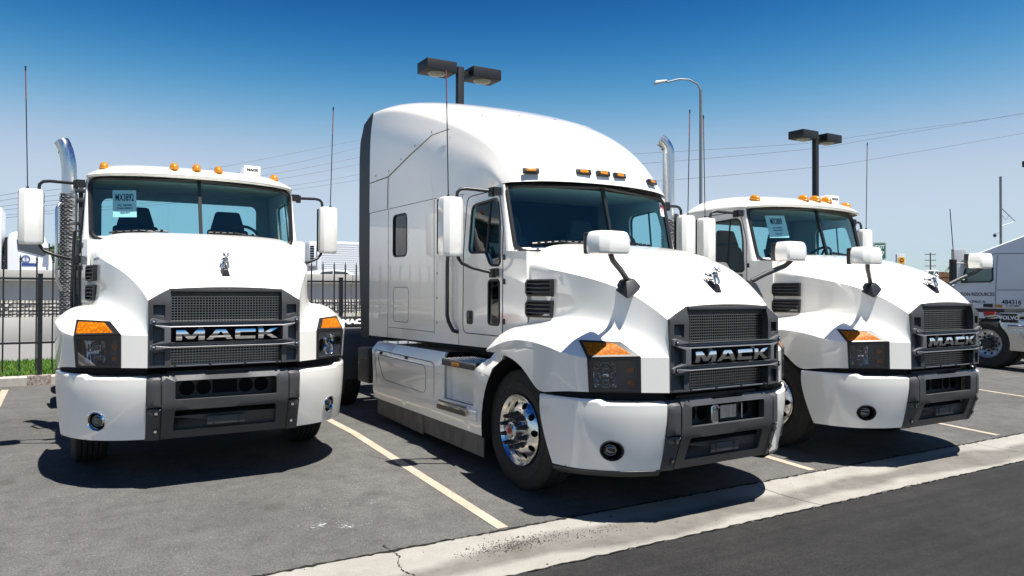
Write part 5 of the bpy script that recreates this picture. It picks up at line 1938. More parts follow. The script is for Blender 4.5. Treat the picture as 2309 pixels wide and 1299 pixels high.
M['remnant'] = remnant('flaked_white_paint', (0.34, 0.34, 0.325), 0.88)
for i, (px, py, w, h) in enumerate(((688, 1192, 0.20, 0.11), (800, 1180, 0.20, 0.11), (845, 1130, 0.18, 0.08))):
    u, v = ground_uv(px, py)
    mb = MB()
    pts = [(u + w * math.cos(2 * PI * q / 14) * random.uniform(.7, 1.1), v + h * math.sin(2 * PI * q / 14) * random.uniform(.7, 1.1)) for q in range(14)]
    mb.add([lot(a, c, zg(c) + 0.004) for a, c in pts], [tuple(range(14))])
    struct(obj('faded_marking', mb.mesh('faded_marking', M['remnant'])))

# grit lying in the gutter
rnd = random.Random(11)
mb = MB()
gcs = [ground_uv(1150, 1232), ground_uv(1220, 1215), ground_uv(1350, 1200)]
for k in range(900):
    if k < 620:
        gc = gcs[0 if k < 420 else (1 if k < 540 else 2)]
        u, v = gc[0] + rnd.gauss(0, 0.16), gc[1] + rnd.gauss(0, 0.055)
    else:
        u, v = rnd.uniform(-2, 11), rnd.choice((rnd.uniform(3.97, 4.72), rnd.gauss(4.72, 0.04), rnd.gauss(3.93, 0.10)))
    s = rnd.uniform(0.0025, 0.006) * (1.8 if rnd.random() < 0.06 else 1)
    p = lot(u, v, zg(v) + 0.004)
    a = rnd.uniform(0, PI)
    ca, sa = math.cos(a) * s, math.sin(a) * s
    mb.add([p + Vector((ca, sa, 0)), p + Vector((-sa, ca, 0)), p + Vector((-ca, -sa, 0)), p + Vector((sa, -ca, 0)), p + Vector((0, 0, s * 1.1))], [(0, 1, 4), (1, 2, 4), (2, 3, 4), (3, 0, 4)])
o = obj('gutter_grit', mb.mesh('gutter_grit', M['grit'] if 'grit' in M else M['crack'], smooth=0))
o['kind'] = 'stuff'
o['label'] = 'dark loose grit scattered in the concrete gutter'
o['category'] = 'grit'

# kerb, lawn, frontage road
mb = MB()
us = rng(-60, 26, 2.0)
mb.grid([[lot(u, v, z) for u in us] for v, z in ((14.0, 0.05), (14.0, zg(14) + 0.125), (14.02, zg(14) + 0.145), (14.15, zg(14) + 0.145), (14.16, 0.1))])
struct(obj('kerb', mb.mesh('kerb', M['kerb'])))
ZL = zg(14) + 0.13
struct(obj('lawn', sheet(-60, 26, rng(14.155, 17.3, 0.8), 3, fz=lambda v: ZL - 0.02 + 0.006 * (v - 14)).mesh('lawn', M['soil'])))
struct(obj('frontage_road', sheet(-70, 40, rng(17.3, 26.4, 2), 4, fz=lambda v: 0.13).mesh('frontage_road', M['road'])))
struct(obj('road_line', sheet(-70, 40, [17.95, 18.07], 4, 0.004, fz=lambda v: 0.13).mesh('road_line', M['paint'])))
rnd = random.Random(21)
mb = MB()
for k in range(26000):
    u = rnd.uniform(-6.0, 1.5) if k < 17000 else rnd.uniform(1.5, 14)
    v = rnd.uniform(14.17, 17.28)
    z = ZL - 0.02 + 0.006 * (v - 14)
    a = rnd.uniform(0, 2 * PI)
    w = rnd.uniform(0.006, 0.011)
    h = rnd.uniform(0.03, 0.075)
    p = lot(u, v, z)
    d = Vector((math.cos(a) * w, math.sin(a) * w, 0))
    t = Vector((rnd.uniform(-.03, .03), rnd.uniform(-.03, .03), h))
    mb.add([p - d, p + d, p + t], [(0, 1, 2)])
o = obj('grass', mb.mesh('grass', M['grass'], smooth=0, merge=0, fix=False))
o['kind'] = 'stuff'
o['label'] = 'short green grass on the strip behind the iron fence'
o['category'] = 'grass'

# ------------------------------------------------------------------ iron fence on the kerb
fence = thing('iron_fence', 'black iron picket fence with spear tips standing on the concrete kerb', 'fence', lot(0, 14.08, zg(14) + 0.145), LOT)
zr = zg(14) + 0.145
FU0, FU1 = -6.9, 15.0


def picket():
    mb = MB()
    mb.box(-0.011, 0.011, -0.011, 0.011, 0.075, 1.80)
    mb.lathe([(0.016, 1.79), (0.018, 1.805), (0.010, 1.812), (0.016, 1.835), (0.012, 1.86), (0.0, 1.915)], n=6)
    return mb


up0 = at_v(7, 700, 14.08)
u_first = UX * up0.x + UY * up0.y
k0 = math.ceil((FU0 - u_first) / 0.219)
n = 0
while u_first + 0.219 * (k0 + n) < FU1:
    part('picket', 'picket', picket, M['fence'], fence, loc=(u_first + 0.219 * (k0 + n), 0, 0), smooth=0)
    n += 1
for z in (0.52, 1.535):
    part('rail', 'rail%.1f' % z, lambda: MB().box(FU0, FU1, -0.017, 0.017, z - 0.016, z + 0.016), M['fence'], fence)
pp = at_v(90, 740, 14.08)
u_post = UX * pp.x + UY * pp.y
for k in range(-2, 8):
    u = u_post + 2.45 * k
    if FU0 < u < FU1:
        po = part('post', 'fpost', lambda: MB().box(-0.034, 0.034, -0.034, 0.034, 0.0, 1.60).box(-0.038, 0.038, -0.038, 0.038, 1.60, 1.615), M['fence'], fence, loc=(u, 0, 0))
        part('base_plate', 'fplate', lambda: MB().box(-0.16, 0.16, -0.092, -0.084, -0.15, 0.0).box(-0.16, 0.16, -0.084, 0.05, 0.0, 0.008), M['rust'], po)

# ------------------------------------------------------------------ highway wall
wall = thing('highway_wall', 'grey concrete highway barrier wall with ribbed stone band behind the fence', 'wall', lot(-8, 26.3, 0.13), LOT)
for k in range(-9, 14):
    u = 3.0 * k
    L = dict(loc=(u + 8, 0, -0.13))
    part('cap', 'wcap', lambda: MB().box(0.006, 2.994, -0.17, 0.35, 1.895, 2.225), M['concrete'], wall, bevel=0.02, **L)
    part('upper_panel', 'wup', lambda: MB().box(0.008, 2.992, 0.0, 0.20, 1.335, 1.8945), M['concrete'], wall, **L)
    part('base_panel', 'wbp', lambda: MB().box(0.006, 2.994, -0.14, 0.15, 0.10, 0.825), M['concrete'], wall, bevel=0.015, **L)

    def ribs():
        mb = MB()
        rr = random.Random(5)
        n = 30
        for q in range(n):
            for w in range(5):
                a = 0.01 + q * 2.98 / n
                h = 0.505 / 5
                d = rr.uniform(0.0, 0.05)
                zz = 0.83 + w * h + (h / 2 if q % 2 else 0) * 0
                mb.hexa([(a + 0.008, -0.05 - d, zz + .01), (a + 2.98 / n - 0.02, -0.03 - d * .6, zz + .01), (a + 2.98 / n - 0.02, -0.02 - d * .3, zz + h - .012), (a + 0.008, -0.04, zz + h - .012)],
                        [(a, 0.1, zz), (a + 2.98 / n, 0.1, zz), (a + 2.98 / n, 0.1, zz + h), (a, 0.1, zz + h)])
        return mb
    part('ribbed_band', 'wrib', ribs, M['textured'], wall, smooth=0, **L)
struct(obj('highway_deck', sheet(-110, 90, rng(26.62, 75, 6), 8, fz=lambda v: 1.20).mesh('highway_deck', M['road'])))


# ------------------------------------------------------------------ street furniture
def lamp_post(u, v, label, h):
    t = thing('lamp_post', label, 'lamp post', lot(u, v, zg(min(v, 14))), LOT, 'twin head lamp posts along the fence')
    part('pole', None, lambda: MB().box(-0.065, 0.065, -0.065, 0.065, 0.03, h).box(-0.14, 0.14, -0.14, 0.14, 0.0, 0.03), M['lampblack'], t, bevel=0.006)
    for sg in (-1, 1):
        part('arm', 'larm%d' % sg, lambda: MB().box(min(sg * 0.065, sg * 0.20), max(sg * 0.065, sg * 0.20), -0.03, 0.03, -0.14, -0.06), M['lampblack'], t, loc=(0, 0, h))
        hd_ = part('lamp_head', 'lhead%d' % sg, lambda: MB().box(min(sg * 0.19, sg * 0.84), max(sg * 0.19, sg * 0.84), -0.25, 0.25, -0.21, 0.01), M['lampblack'], t, loc=(0, 0, h), bevel=0.012)
        part('diffuser', 'ldif%d' % sg, lambda: MB().lathe([(0.19, 0.012), (0.16, -0.020), (0.09, -0.042), (0.0, -0.048)], frame((sg * 0.52, 0, -0.218), (0, 0, 1)), 20), M['lampglass'], hd_, smooth=60)
    return t


def uv_of(p):
    return UX * p.x + UY * p.y, -UY * p.x + UX * p.y


for px, v, h, lab in ((1035, 13.7, 6.10, 'black twin head lamp post rising behind the tall sleeper truck'), (1839, 13.7, 5.98, 'black twin head lamp post behind the truck marked MX3889'), (2348, 13.7, 6.35, 'black twin head lamp post behind the fleet truck with door lettering')):
    p = at_v(px, 600, v)
    lamp_post(*uv_of(p), lab, h)

# cobra head street light
p = at_depth(1580, 600, 37.8)
t = thing('street_light', 'tall grey curved arm street light standing beyond the wall', 'street light', (p.x, p.y, 0.13))
zt = at_depth(1580, 186, 37.8).z
dx = lambda px: at_depth(px, 180, 37.8).x - p.x
part('pole', None, lambda: MB().tube([(0, 0, 0), (0, 0, zt - 0.7 - 0.13), (-0.02, 0, zt - 0.35 - 0.13)], 0.085, 10, r2=0.065).tube([(-0.02, 0, zt - 0.36 - 0.13), (-0.18, 0, zt - 0.08 - 0.13), (-0.6, 0, zt + 0.14 - 0.13), (-1.1, 0, zt + 0.16 - 0.13), (-1.75, 0, zt + 0.0 - 0.13)], 0.045, 8), M['galv'], t, smooth=50)
part('lamp_head', None, lambda: MB().hexa([(-1.70, -0.09, zt - 0.10), (-1.70, 0.09, zt - 0.10), (-2.38, 0.16, zt - 0.24), (-2.38, -0.16, zt - 0.24)], [(-1.70, -0.06, zt + 0.0), (-1.70, 0.06, zt + 0.0), (-2.30, 0.10, zt - 0.06), (-2.30, -0.10, zt - 0.06)]), M['galv'], t, bevel=0.03)

# pole with bracket and camera
Y = 47.0
p = at_depth(2257, 600, Y)
t = thing('camera_pole', 'slim grey pole with triangular bracket and round camera', 'pole', (p.x, p.y, -0.1))
zz = lambda py: at_depth(2257, py, Y).z + 0.1
xx = lambda px: at_depth(px, 500, Y).x - p.x
part('pole', None, lambda: MB().tube([(0, 0, 0), (0, 0, zz(398))], 0.075, 8), M['galv'], t)
part('bracket', None, lambda: MB().tube([(0, 0, zz(468)), (xx(2289), 0, zz(499)), (0, 0, zz(510))], 0.028, 6).tube([(xx(2259), 0, zz(485)), (xx(2267), 0, zz(496)), (xx(2277), 0, zz(484))], 0.014, 5), M['galv'], t)
cm = part('camera_arm', None, lambda: MB().tube([(0, 0, zz(524)), (xx(2243), 0, zz(526)), (xx(2243), 0, zz(529))], 0.03, 6), M['galv'], t)
part('camera_dome', None, lambda: MB().lathe([(0.10, 0.06), (0.10, 0.0), (0.08, -0.08), (0.0, -0.12)], frame((xx(2243), 0, zz(531)), (0, 0, 1)), 12), M['lampblack'], cm, smooth=60)

# exit sign
Y = 80.0
p0, p1 = at_depth(1969.5, 585, Y), at_depth(1998, 547, Y)
t = thing('exit_sign', 'green EXIT 117 road sign with white lettering', 'sign', ((p0.x + p1.x) / 2, Y, -0.40))
w, zb, ztp = (p1.x - p0.x), p0.z + 0.4, p1.z + 0.4
bd = part('sign_board', None, lambda: MB().prism([rrect(-w / 2, w / 2, zb, ztp, 0.08)], -0.03, 0.03, lambda a, b_, d: (a, d, b_)), M['signgreen'], t)
part('border', None, lambda: MB().prism([rrect(-w / 2 + .03, w / 2 - .03, zb + .03, ztp - .03, 0.07), rrect(-w / 2 + .07, w / 2 - .07, zb + .07, ztp - .07, 0.05)], -0.036, -0.031, lambda a, b_, d: (a, d, b_)), M['whiteink'], bd)
obj('lettering', text_mesh('lettering', 'EXIT', 0.52, M['whiteink'], 0.004, sx=0.95, bold=0.012), bd, M=frame((0, -0.036, lerp(zb, ztp, 0.73)), (0, -1, 0)))
obj('lettering', text_mesh('lettering', '117', 0.62, M['whiteink'], 0.004, sx=1.0, bold=0.012), bd, M=frame((0, -0.036, lerp(zb, ztp, 0.33)), (0, -1, 0)))
for s in (-1, 1):
    part('sign_post', None, lambda: MB().box(s * w * 0.3 - 0.05, s * w * 0.3 + 0.05, 0.04, 0.12, 0, ztp - 0.2), M['galv'], t)

# fuel station pylon
Y = 120.0
p0, p1 = at_depth(2021, 700, Y), at_depth(2041, 573, Y)
t = thing('pylon_sign', 'grey pylon sign with a round red and yellow emblem', 'sign', ((p0.x + p1.x) / 2, Y, -0.40))
w = p1.x - p0.x
ht = p1.z + 0.4
part('pylon', None, lambda: MB().box(-w / 2, w / 2, -0.25, 0.25, 0, ht), M['boxgrey'], t, bevel=0.08)
zc = at_depth(2031, 587, Y).z + 0.4
pn = part('emblem_panel', None, lambda: MB().prism([rrect(-0.50, 0.50, zc - 0.55, zc + 0.5, 0.15)], -0.30, -0.255, lambda a, b_, d: (a, d, b_)), M['yellow'], t)
part('emblem', None, lambda: MB().lathe([(0.36, 0), (0.36, 0.02), (0, 0.021)], frame((0, -0.30, zc), (0, -1, 0)), 20), M['darkred'], pn)
part('emblem_core', None, lambda: MB().lathe([(0.14, 0), (0.14, 0.02), (0, 0.021)], frame((0, -0.322, zc), (0, -1, 0)), 16), M['yellow'], pn)


# utility poles and wires
def utility_pole(px, ytop, Y, arms, label, dx=0.0):
    p = at_depth(px, 600, Y)
    zt = at_depth(px, ytop, Y).z + 0.4
    t = thing('utility_pole', label, 'pole', (p.x, p.y, -0.40), LOT if dx else 0)
    part('pole', None, lambda: MB().tube([(0, 0, 0), (0, 0, zt)], 0.17, 8, r2=0.11), M['wood'], t)
    for py, hw in arms:
        za = at_depth(px, py, Y).z + 0.4
        a = part('cross_arm', None, lambda: MB().box(-hw, hw, -0.06, 0.06, za - 0.06, za + 0.06), M['wood'], t)
        for s in (-0.95, -0.5, 0.5, 0.95):
            part('insulator', None, lambda: MB().tube([(s * hw, 0, za + 0.06), (s * hw, 0, za + 0.22)], 0.05, 6), M['boxgrey'], a)
    return t


utility_pole(2098, 570, 150, ((574, 1.1), (587, 1.1), (600, 1.1)), 'wooden utility pole with three cross arms far off')
VW = 48.0
pa, pb = at_v(960, 300, VW), at_v(1300, 380, VW)
utility_pole(960, 262, pa.y, ((300, 1.2), (375, 1.2)), 'wooden utility pole beyond the highway where six power lines end', 1)
utility_pole(1300, 335, pb.y, ((357, 1.2), (410, 1.2)), 'wooden utility pole beyond the highway where three power lines start', 1)
WIRES = [
    [(-300, 510), (0, 441), (128, 427), (456, 384), (817, 314), (960, 287)],
    [(-300, 520), (0, 453), (128, 440), (597, 380), (817, 331), (960, 300)],
    [(-300, 532), (0, 466), (300, 436), (593, 396), (817, 353), (960, 323)],
    [(-300, 540), (0, 475), (300, 446), (625, 404), (817, 369), (960, 340)],
    [(-300, 552), (0, 487), (300, 461), (653, 419), (817, 392), (960, 366)],
    [(-300, 556), (0, 493), (300, 467), (657, 428), (817, 404), (960, 380)],
    [(1300, 352), (1500, 343), (1833, 322), (1957, 304), (2254, 265), (2600, 212)],
    [(1300, 374), (1500, 365), (1833, 335), (1957, 315), (2279, 260), (2600, 200)],
    [(1300, 418), (1500, 407), (1833, 377.5), (1957, 361), (2309, 300), (2600, 245)],
]
for i, w in enumerate(WIRES):
    pts = [at_v(x, y, VW) for x, y in w]
    sm = [spline(pts, q / 24) for q in range(25)]
    o = obj('power_line', MB().tube(sm, 0.014 if i < 6 else 0.021, 5).mesh('power_line', M['wirem']))
    tag(o, (['topmost thin power line running behind the tall sleeper truck roof', 'second highest thin power line running behind the sleeper truck', 'third highest thin power line running behind the sleeper truck', 'fourth highest thin power line running behind the sleeper truck', 'second lowest thin power line running behind the sleeper truck', 'lowest thin power line running behind the sleeper truck'] + ['highest of three power lines crossing the lamp post behind truck MX3889', 'middle one of three power lines crossing the lamp post behind truck MX3889', 'lowest of three power lines crossing the lamp post behind truck MX3889'])[i], 'power line', 'power lines left of the tall roof' if i < 6 else 'power lines right of the tall roof')


# ------------------------------------------------------------------ trees and shrubs
def foliage(mb, c, rad, n, size, seed, squash=0.8):
    r_ = random.Random(seed)
    cl = [(Vector((r_.gauss(0, .5), r_.gauss(0, .5), r_.gauss(0, .42))), r_.uniform(0.28, 0.5)) for _ in range(11)]
    for _ in range(n):
        k, kr = r_.choice(cl)
        d = Vector((r_.gauss(0, 1), r_.gauss(0, 1), r_.gauss(0, 1))).normalized() * kr * r_.random() ** 0.4
        q = (k + d)
        p = Vector(c) + Vector((q.x * rad, q.y * rad, q.z * rad * squash))
        a = Vector((r_.gauss(0, 1), r_.gauss(0, 1), r_.gauss(0, 1))).normalized()
        b_ = a.orthogonal().normalized()
        s = size * r_.uniform(0.6, 1.3)
        mb.add([p - a * s, p + b_ * s * 0.55, p + a * s, p - b_ * s * 0.55], [(0, 1, 2, 3)])


def tree(px, Y, ztop, rad, seed, label):
    p = at_depth(px, 600, Y)
    t = thing('tree', label, 'tree', (p.x, p.y, -0.40), 0, 'trees beyond the highway')
    h = ztop + 0.4
    def trunk():
        mb = MB()
        mb.tube([(0, 0, 0), (0.1, 0, h * 0.3), (0, 0.1, h * 0.6)], 0.28, 8, r2=0.14)
        r_ = random.Random(seed)
        for _ in range(6):
            a = r_.uniform(0, 2 * PI)
            mb.tube([(0, 0.05, h * r_.uniform(.35, .55)), (math.cos(a) * rad * .5, math.sin(a) * rad * .5, h * r_.uniform(.6, .85))], 0.09, 5, r2=0.03)
        return mb
    part('trunk', None, trunk, M['bark'], t)
    mb = MB()
    foliage(mb, (0, 0, h - rad * 0.8), rad * 1.25, 2600, 0.17, seed)
    obj('crown', mb.mesh('crown', M['leaf'], smooth=0, merge=0, fix=False), t)


for i, (px, Y, py, rad, lab) in enumerate(((178, 70, 548, 1.9, 'dark green tree beside the exhaust stack beyond the highway'), (140, 74, 553, 1.9, 'dark tree behind the exhaust guard beyond the highway'), (-25, 72, 560, 2.2, 'tree beyond the highway behind the passing box trailer'),
                                           (2118, 95, 606, 2.4, 'small green tree above the wooden crates'))):
    tree(px, Y, at_depth(px, py, Y).z, rad, 40 + i, lab)
for i in range(8):
    u = 6.1 + 0.62 * i + 0.1 * math.sin(i * 5)
    c = lot(u, 15.3 + 0.15 * math.cos(i * 3), ZL)
    s = thing('shrub', 'low yellow green shrub behind the fence beside the sleeper truck', 'shrub', c, 0, 'shrubs along the fence')
    mb = MB()
    foliage(mb, (0, 0, 0.36), 0.50, 620, 0.032, 70 + i)
    obj('foliage', mb.mesh('foliage', M['leafy'], smooth=0, merge=0, fix=False), s)
    part('stem', 'shstem', lambda: MB().tube([(0, 0, 0), (0.02, 0, 0.4)], 0.02, 5).tube([(0, 0, 0.02), (0.12, 0.05, 0.42)], 0.012, 5).tube([(0, 0, 0.02), (-0.12, -0.04, 0.42)], 0.012, 5), M['bark'], s)


# ------------------------------------------------------------------ traffic on the highway
def side_frame(px, py, v):
    p = at_v(px, py, v)
    return uv_of(p)[0], p.z


def UZ(px, py, v):
    p = at_v(px, py, v)
    return uv_of(p)[0], p.z


def simple_wheel(parent, x, y, z, r=0.5, w=0.3):
    t = part('wheel', 'sw%.2f' % r, lambda: MB().lathe([(r * .55, 0), (r * .9, 0.02), (r, -0.03), (r, -w + .03), (r * .9, -w), (r * .5, -w)], n=24), M['rubber'], parent, M=frame((x, y, z), (0, -1, 0)))
    part('rim', 'swr%.2f' % r, lambda: MB().lathe([(r * .58, 0.0), (r * .5, -0.05), (r * .3, -0.03), (0, 0.01)], n=20), M['alu'], t)


# tractor and trailer passing on the left
V1 = 36.0
u0, zc0 = UZ(12, 530, V1)
t = thing('highway_truck', 'white day cab truck with round door logo passing on the highway', 'truck', lot(u0, V1, 1.20), LOT)


def LZ(px, py):
    u, z = UZ(px, py, V1)
    return u - u0, z - 1.20


prof = [LZ(14, 612), LZ(16, 540), LZ(22, 526), LZ(36, 522), LZ(80, 523), LZ(100, 532), LZ(108, 552), LZ(118, 590), LZ(130, 598), LZ(131, 640), LZ(20, 640)]
winp = [LZ(38, 540), LZ(88, 540), LZ(104, 574), LZ(98, 578), LZ(40, 563)]
cb = part('cab', None, lambda: MB().prism([prof], 0.0, 2.3, lambda a, b_, d: (a, d, b_)), M['whitepaint2'], t, bevel=0.06)
part('side_window', None, lambda: MB().prism([winp], -0.02, 0.02, lambda a, b_, d: (a, d, b_)), M['lampdark'], cb)
part('cab_gap_shade', None, lambda: MB().prism([[LZ(10, 612), LZ(10, 536), LZ(17, 534), LZ(17, 612)]], -0.03, 2.2, lambda a, b_, d: (a, d, b_)), M['black'], cb)  # black slab stands in for the shaded gap between cab and trailer
lg = LZ(58, 584)
part('door_logo', None, lambda: MB().lathe([(0.15, 0), (0.15, 0.012), (0.115, 0.012), (0.115, 0)], frame((lg[0], -0.005, lg[1]), (0, -1, 0)), 20), M['blueink'], cb)
obj('lettering', text_mesh('lettering', 'E', 0.17, M['blueink'], 0.003), cb, M=frame((lg[0], -0.012, lg[1]), (0, -1, 0)))
a, c = LZ(49, 593), LZ(82, 600)
part('door_badge', None, lambda: MB().box(a[0], c[0], -0.012, 0.0, c[1], a[1]), M['blueink'], cb)
part('mirror', None, lambda: MB().box(LZ(110, 545)[0], LZ(113, 545)[0], -0.35, -0.12, LZ(110, 575)[1], LZ(110, 550)[1]).box(LZ(100, 545)[0], LZ(112, 545)[0], -0.2, 0.0, LZ(110, 562)[1], LZ(110, 560)[1]), M['black'], cb)
for a in (20, 60, 120):
    simple_wheel(t, LZ(a, 600)[0], 0.05, 0.5)
part('frame', None, lambda: MB().box(LZ(-30, 600)[0], LZ(128, 600)[0], 0.6, 1.6, 0.6, 0.9), M['iron'], t)
tb = thing('box_trailer', 'white box trailer behind the truck with the round door logo', 'trailer', lot(UZ(5, 470, V1)[0], V1, 1.20), LOT)
zt = at_v(5, 468, V1).z - 1.2
part('box', None, lambda: MB().box(-12, 0.0, -0.1, 2.45, 1.15, zt), M['trailerwhite'], tb, bevel=0.05)
part('underframe', None, lambda: MB().box(-11.8, -0.3, 0.5, 1.8, 0.85, 1.15).box(-3.1, -2.9, 0.4, 1.9, 0.0, 0.9), M['iron'], tb)
for a in (-11, -9.7):
    simple_wheel(tb, a, 0.05, 0.5)

# refrigerated trailer group behind the first truck
V2 = 52.0
u0, z0 = UZ(716, 560, V2)
t = thing('reefer_trailer', 'white ribbed refrigerated trailer on the highway with cooling unit', 'trailer', lot(u0, V2, 1.20), LOT)
zt = at_v(770, 545, V2).z - 1.20
part('box', None, lambda: MB().box(0.0, 15.0, 0.0, 2.5, 1.1, zt), M['trailerwhite'], t, bevel=0.03)
nr = 17
for k in range(nr):
    z = lerp(1.25, zt - 0.15, k / (nr - 1))
    part('side_rib', 'srib', lambda: MB().box(0.3, 14.9, -0.035, 0.0, -0.045, 0.045), M['trailerwhite'], t, loc=(0, 0, z))
ru = UZ(699, 560, V2)[0] - u0
un = part('cooling_unit', None, lambda: MB().box(ru, -0.02, 0.15, 2.3, at_v(705, 600, V2).z - 1.2, zt - 0.05), M['trailerwhite'], t, bevel=0.05)
for k in range(6):
    part('cooling_louvre', 'clv', lambda: MB().box(ru + 0.05, -0.2, 0.10, 0.16, -0.05, 0.05), M['black'], un, loc=(0, 0, zt - 0.4 - 0.17 * k))
part('underframe', None, lambda: MB().box(0.3, 14.8, 0.6, 1.9, 0.8, 1.1).box(3.0, 3.15, 0.5, 2.0, 0.0, 0.9), M['iron'], t)
for a in (12.0, 13.3):
    simple_wheel(t, a, 0.1, 0.5)
u1 = UZ(700, 560, V2)[0]
tc = thing('tractor_unit', 'white highway tractor pulling the ribbed refrigerated trailer', 'truck', lot(u1 - 0.35, V2, 1.20), LOT)
zc = at_v(690, 545, V2).z - 1.2
prof = [(0, 0.9), (0, zc - 0.1), (-0.2, zc), (-1.8, zc - 0.05), (-2.3, zc - 0.6), (-2.6, zc - 1.5), (-4.0, zc - 1.8), (-4.2, 0.8)]
cb = part('cab', None, lambda: MB().prism([prof], 0.05, 2.4, lambda a, b_, d: (a, d, b_)), M['trailerwhite'], tc, bevel=0.06)
part('side_window', None, lambda: MB().prism([[(-0.55, zc - 0.45), (-1.05, zc - 0.45), (-1.05, zc - 0.75), (-0.55, zc - 0.75)]], 0.02, 0.07, lambda a, b_, d: (a, d, b_)), M['lampdark'], cb)
for a in (-3.4, -0.4):
    simple_wheel(tc, a, 0.1, 0.5)
part('frame', None, lambda: MB().box(-3.8, 0.3, 0.7, 1.8, 0.6, 0.95), M['iron'], tc)

V3 = 34.0
u0, _ = UZ(703, 615, V3)
t = thing('white_car', 'white sedan passing behind the highway barrier cap', 'car', lot(u0, V3, 1.20), LOT)
k_ = at_v(725, 607, V3).z - 1.20
prof = [(-0.9, 0.25), (-0.9, 0.75), (-0.55, 0.92), (0.35, k_ - 0.05), (0.9, k_), (1.6, k_ - 0.02), (2.5, 0.98), (3.5, 0.85), (3.6, 0.3)]
cb = part('body', None, lambda: MB().prism([prof], 0.0, 1.75, lambda a, b_, d: (a, d, b_)), M['whitepaint2'], t, bevel=0.08)
for wp in ([(0.10, 0.95), (0.48, k_ - 0.12), (0.98, k_ - 0.08), (0.98, 0.95)], [(1.06, 0.95), (1.06, k_ - 0.08), (1.55, k_ - 0.10), (2.2, 0.98)]):
    part('window', None, lambda: MB().prism([wp], -0.012, 0.02, lambda a, b_, d: (a, d, b_)), M['lampdark'], cb)
for a in (-0.1, 2.7):
    simple_wheel(t, a, 0.0, 0.32, 0.32, 0.2)

# ------------------------------------------------------------------ far right: fleet truck and tractor rear
# local frame: X along +V (their noses point away), Y along +U
US = 20.5
ROT2 = LOT + PI / 2


def VZ(px, py, u):
    p = at_u(px, py, u)
    return uv_of(p)[1], p.z


v0, _ = VZ(2234, 700, US)
zf = zg(min(v0, 14))
FT = thing('fleet_truck', 'bluish white sleeper truck with door lettering and red marker', 'truck', lot(US, v0, zf), ROT2)
# in this frame local x = V - v0, local y = -(U - US)


def F(px, py):
    v, z = VZ(px, py, US)
    return v - v0, z - zf


xr, xl = F(2420, 700)[0], F(2128, 700)[0]
prof = [F(2420, 707), F(2420, 522), F(2309, 530), F(2259, 549), F(2215, 566), F(2180, 578), F(2166, 588), F(2160, 606), F(2157, 640), F(2125, 646), F(2105, 660), F(2098, 700), F(2104, 722), F(2140, 726)]
cb = part('body', None, lambda: MB().prism([prof], 0.0, -2.35, lambda a, b_, d: (a, d, b_)), M['whitepaint2'], FT, bevel=0.07, bseg=3)
wp = [F(2167, 638), F(2180, 592), F(2188, 587), F(2232, 584), F(2240, 590), F(2240, 632), F(2234, 637)]
gk = part('window_frame', None, lambda: MB().prism([wp], 0.015, -0.03, lambda a, b_, d: (a, d, b_)), M['black'], cb)
wp2 = [F(2171, 635), F(2183, 595), F(2190, 590), F(2230, 588), F(2237, 592), F(2237, 630), F(2232, 634)]
part('pane', None, lambda: MB().prism([wp2], 0.022, 0.016, lambda a, b_, d: (a, d, b_)), M['lampteal'] if 'lampteal' in M else M['lampdark'], gk)


def fseam(pxs):
    pts = [(*F(*q), ) for q in pxs]
    return lambda: MB().tube([(a, 0.001, b_) for a, b_ in pts], 0.008, 5)


part('door_seam', None, fseam([(2249, 575), (2243, 707)]), M['seam'], cb)
part('roof_seam', None, fseam([(2165, 592), (2180, 580), (2250, 572), (2420, 570)]), M['seam'], cb)
part('side_seam', None, fseam([(2249, 654), (2420, 654)]), M['seam'], cb)
for body, px, py, sz, sx in (('TION RESOURCES', 2203, 664, 0.125, 0.85), ('CEVILLE, AL', 2205, 680.5, 0.085, 0.9), ('484316', 2281, 682, 0.16, 0.95), ('TO GVT 80000', 2283, 690, 0.050, 1), ('GTY 046MX', 2283, 695, 0.050, 1), ('KY MC 88888', 2283, 699, 0.050, 1), ('TX DOT 03648290801', 2283, 703.5, 0.050, 1)):
    q = F(px, py)
    mm = frame((q[0], 0.0035, q[1]), (0, 1, 0), (-1, 0, 0))
    obj('lettering', text_mesh('lettering', body, sz, M['ink'], 0.001, sx=sx, bold=sz * 0.018), cb, M=mm)
for px0, py0, px1, py1, mt, nm in ((2218, 685, 2239, 693, 'black', 'door_handle'), (2246, 687, 2260, 694, 'amberlight', 'marker_light'), (2246, 695.5, 2260, 701, 'blueink', 'decal')):
    a, c = F(px0, py0), F(px1, py1)
    part(nm, None, lambda: MB().box(min(a[0], c[0]), max(a[0], c[0]), 0.002, 0.02 if nm != 'decal' else 0.006, min(a[1], c[1]), max(a[1], c[1])), M[mt], cb)
a, c = F(2157, 586), F(2166, 640)
part('mirror', None, lambda: MB().box(min(a[0], c[0]), max(a[0], c[0]), 0.18, 0.36, c[1], a[1]).tube([(a[0], 0.25, a[1] - .1), (c[0] - .2, 0.0, a[1] - .1)], 0.02, 5).tube([(a[0], 0.25, c[1] + .1), (c[0] - .2, 0.0, c[1] + .1)], 0.02, 5), M['black'], cb)
q = F(2163, 640)
part('antenna', None, lambda: MB().tube([(q[0], 0.25, a[1]), (q[0] + 0.1, 0.25, a[1] + 1.35)], 0.012, 5), M['black'], cb)
part('chassis', None, lambda: MB().box(F(2480, 700)[0] - 2, xl, -1.9, -0.5, 0.6, 0.95), M['iron'], FT)
for px in (2135, 2500, 2560):
    simple_wheel(FT, F(px, 700)[0], 0.0, 0.5)
FT.children  # keep

# the rear of a nearer tractor
UT = 16.6
v0, _ = VZ(2226, 778, UT)
zf = zg(min(v0, 14))
TR = thing('parked_tractor', 'rear of a parked tractor with polished wheel and mud flap plate', 'truck', lot(UT, v0, zf), ROT2)


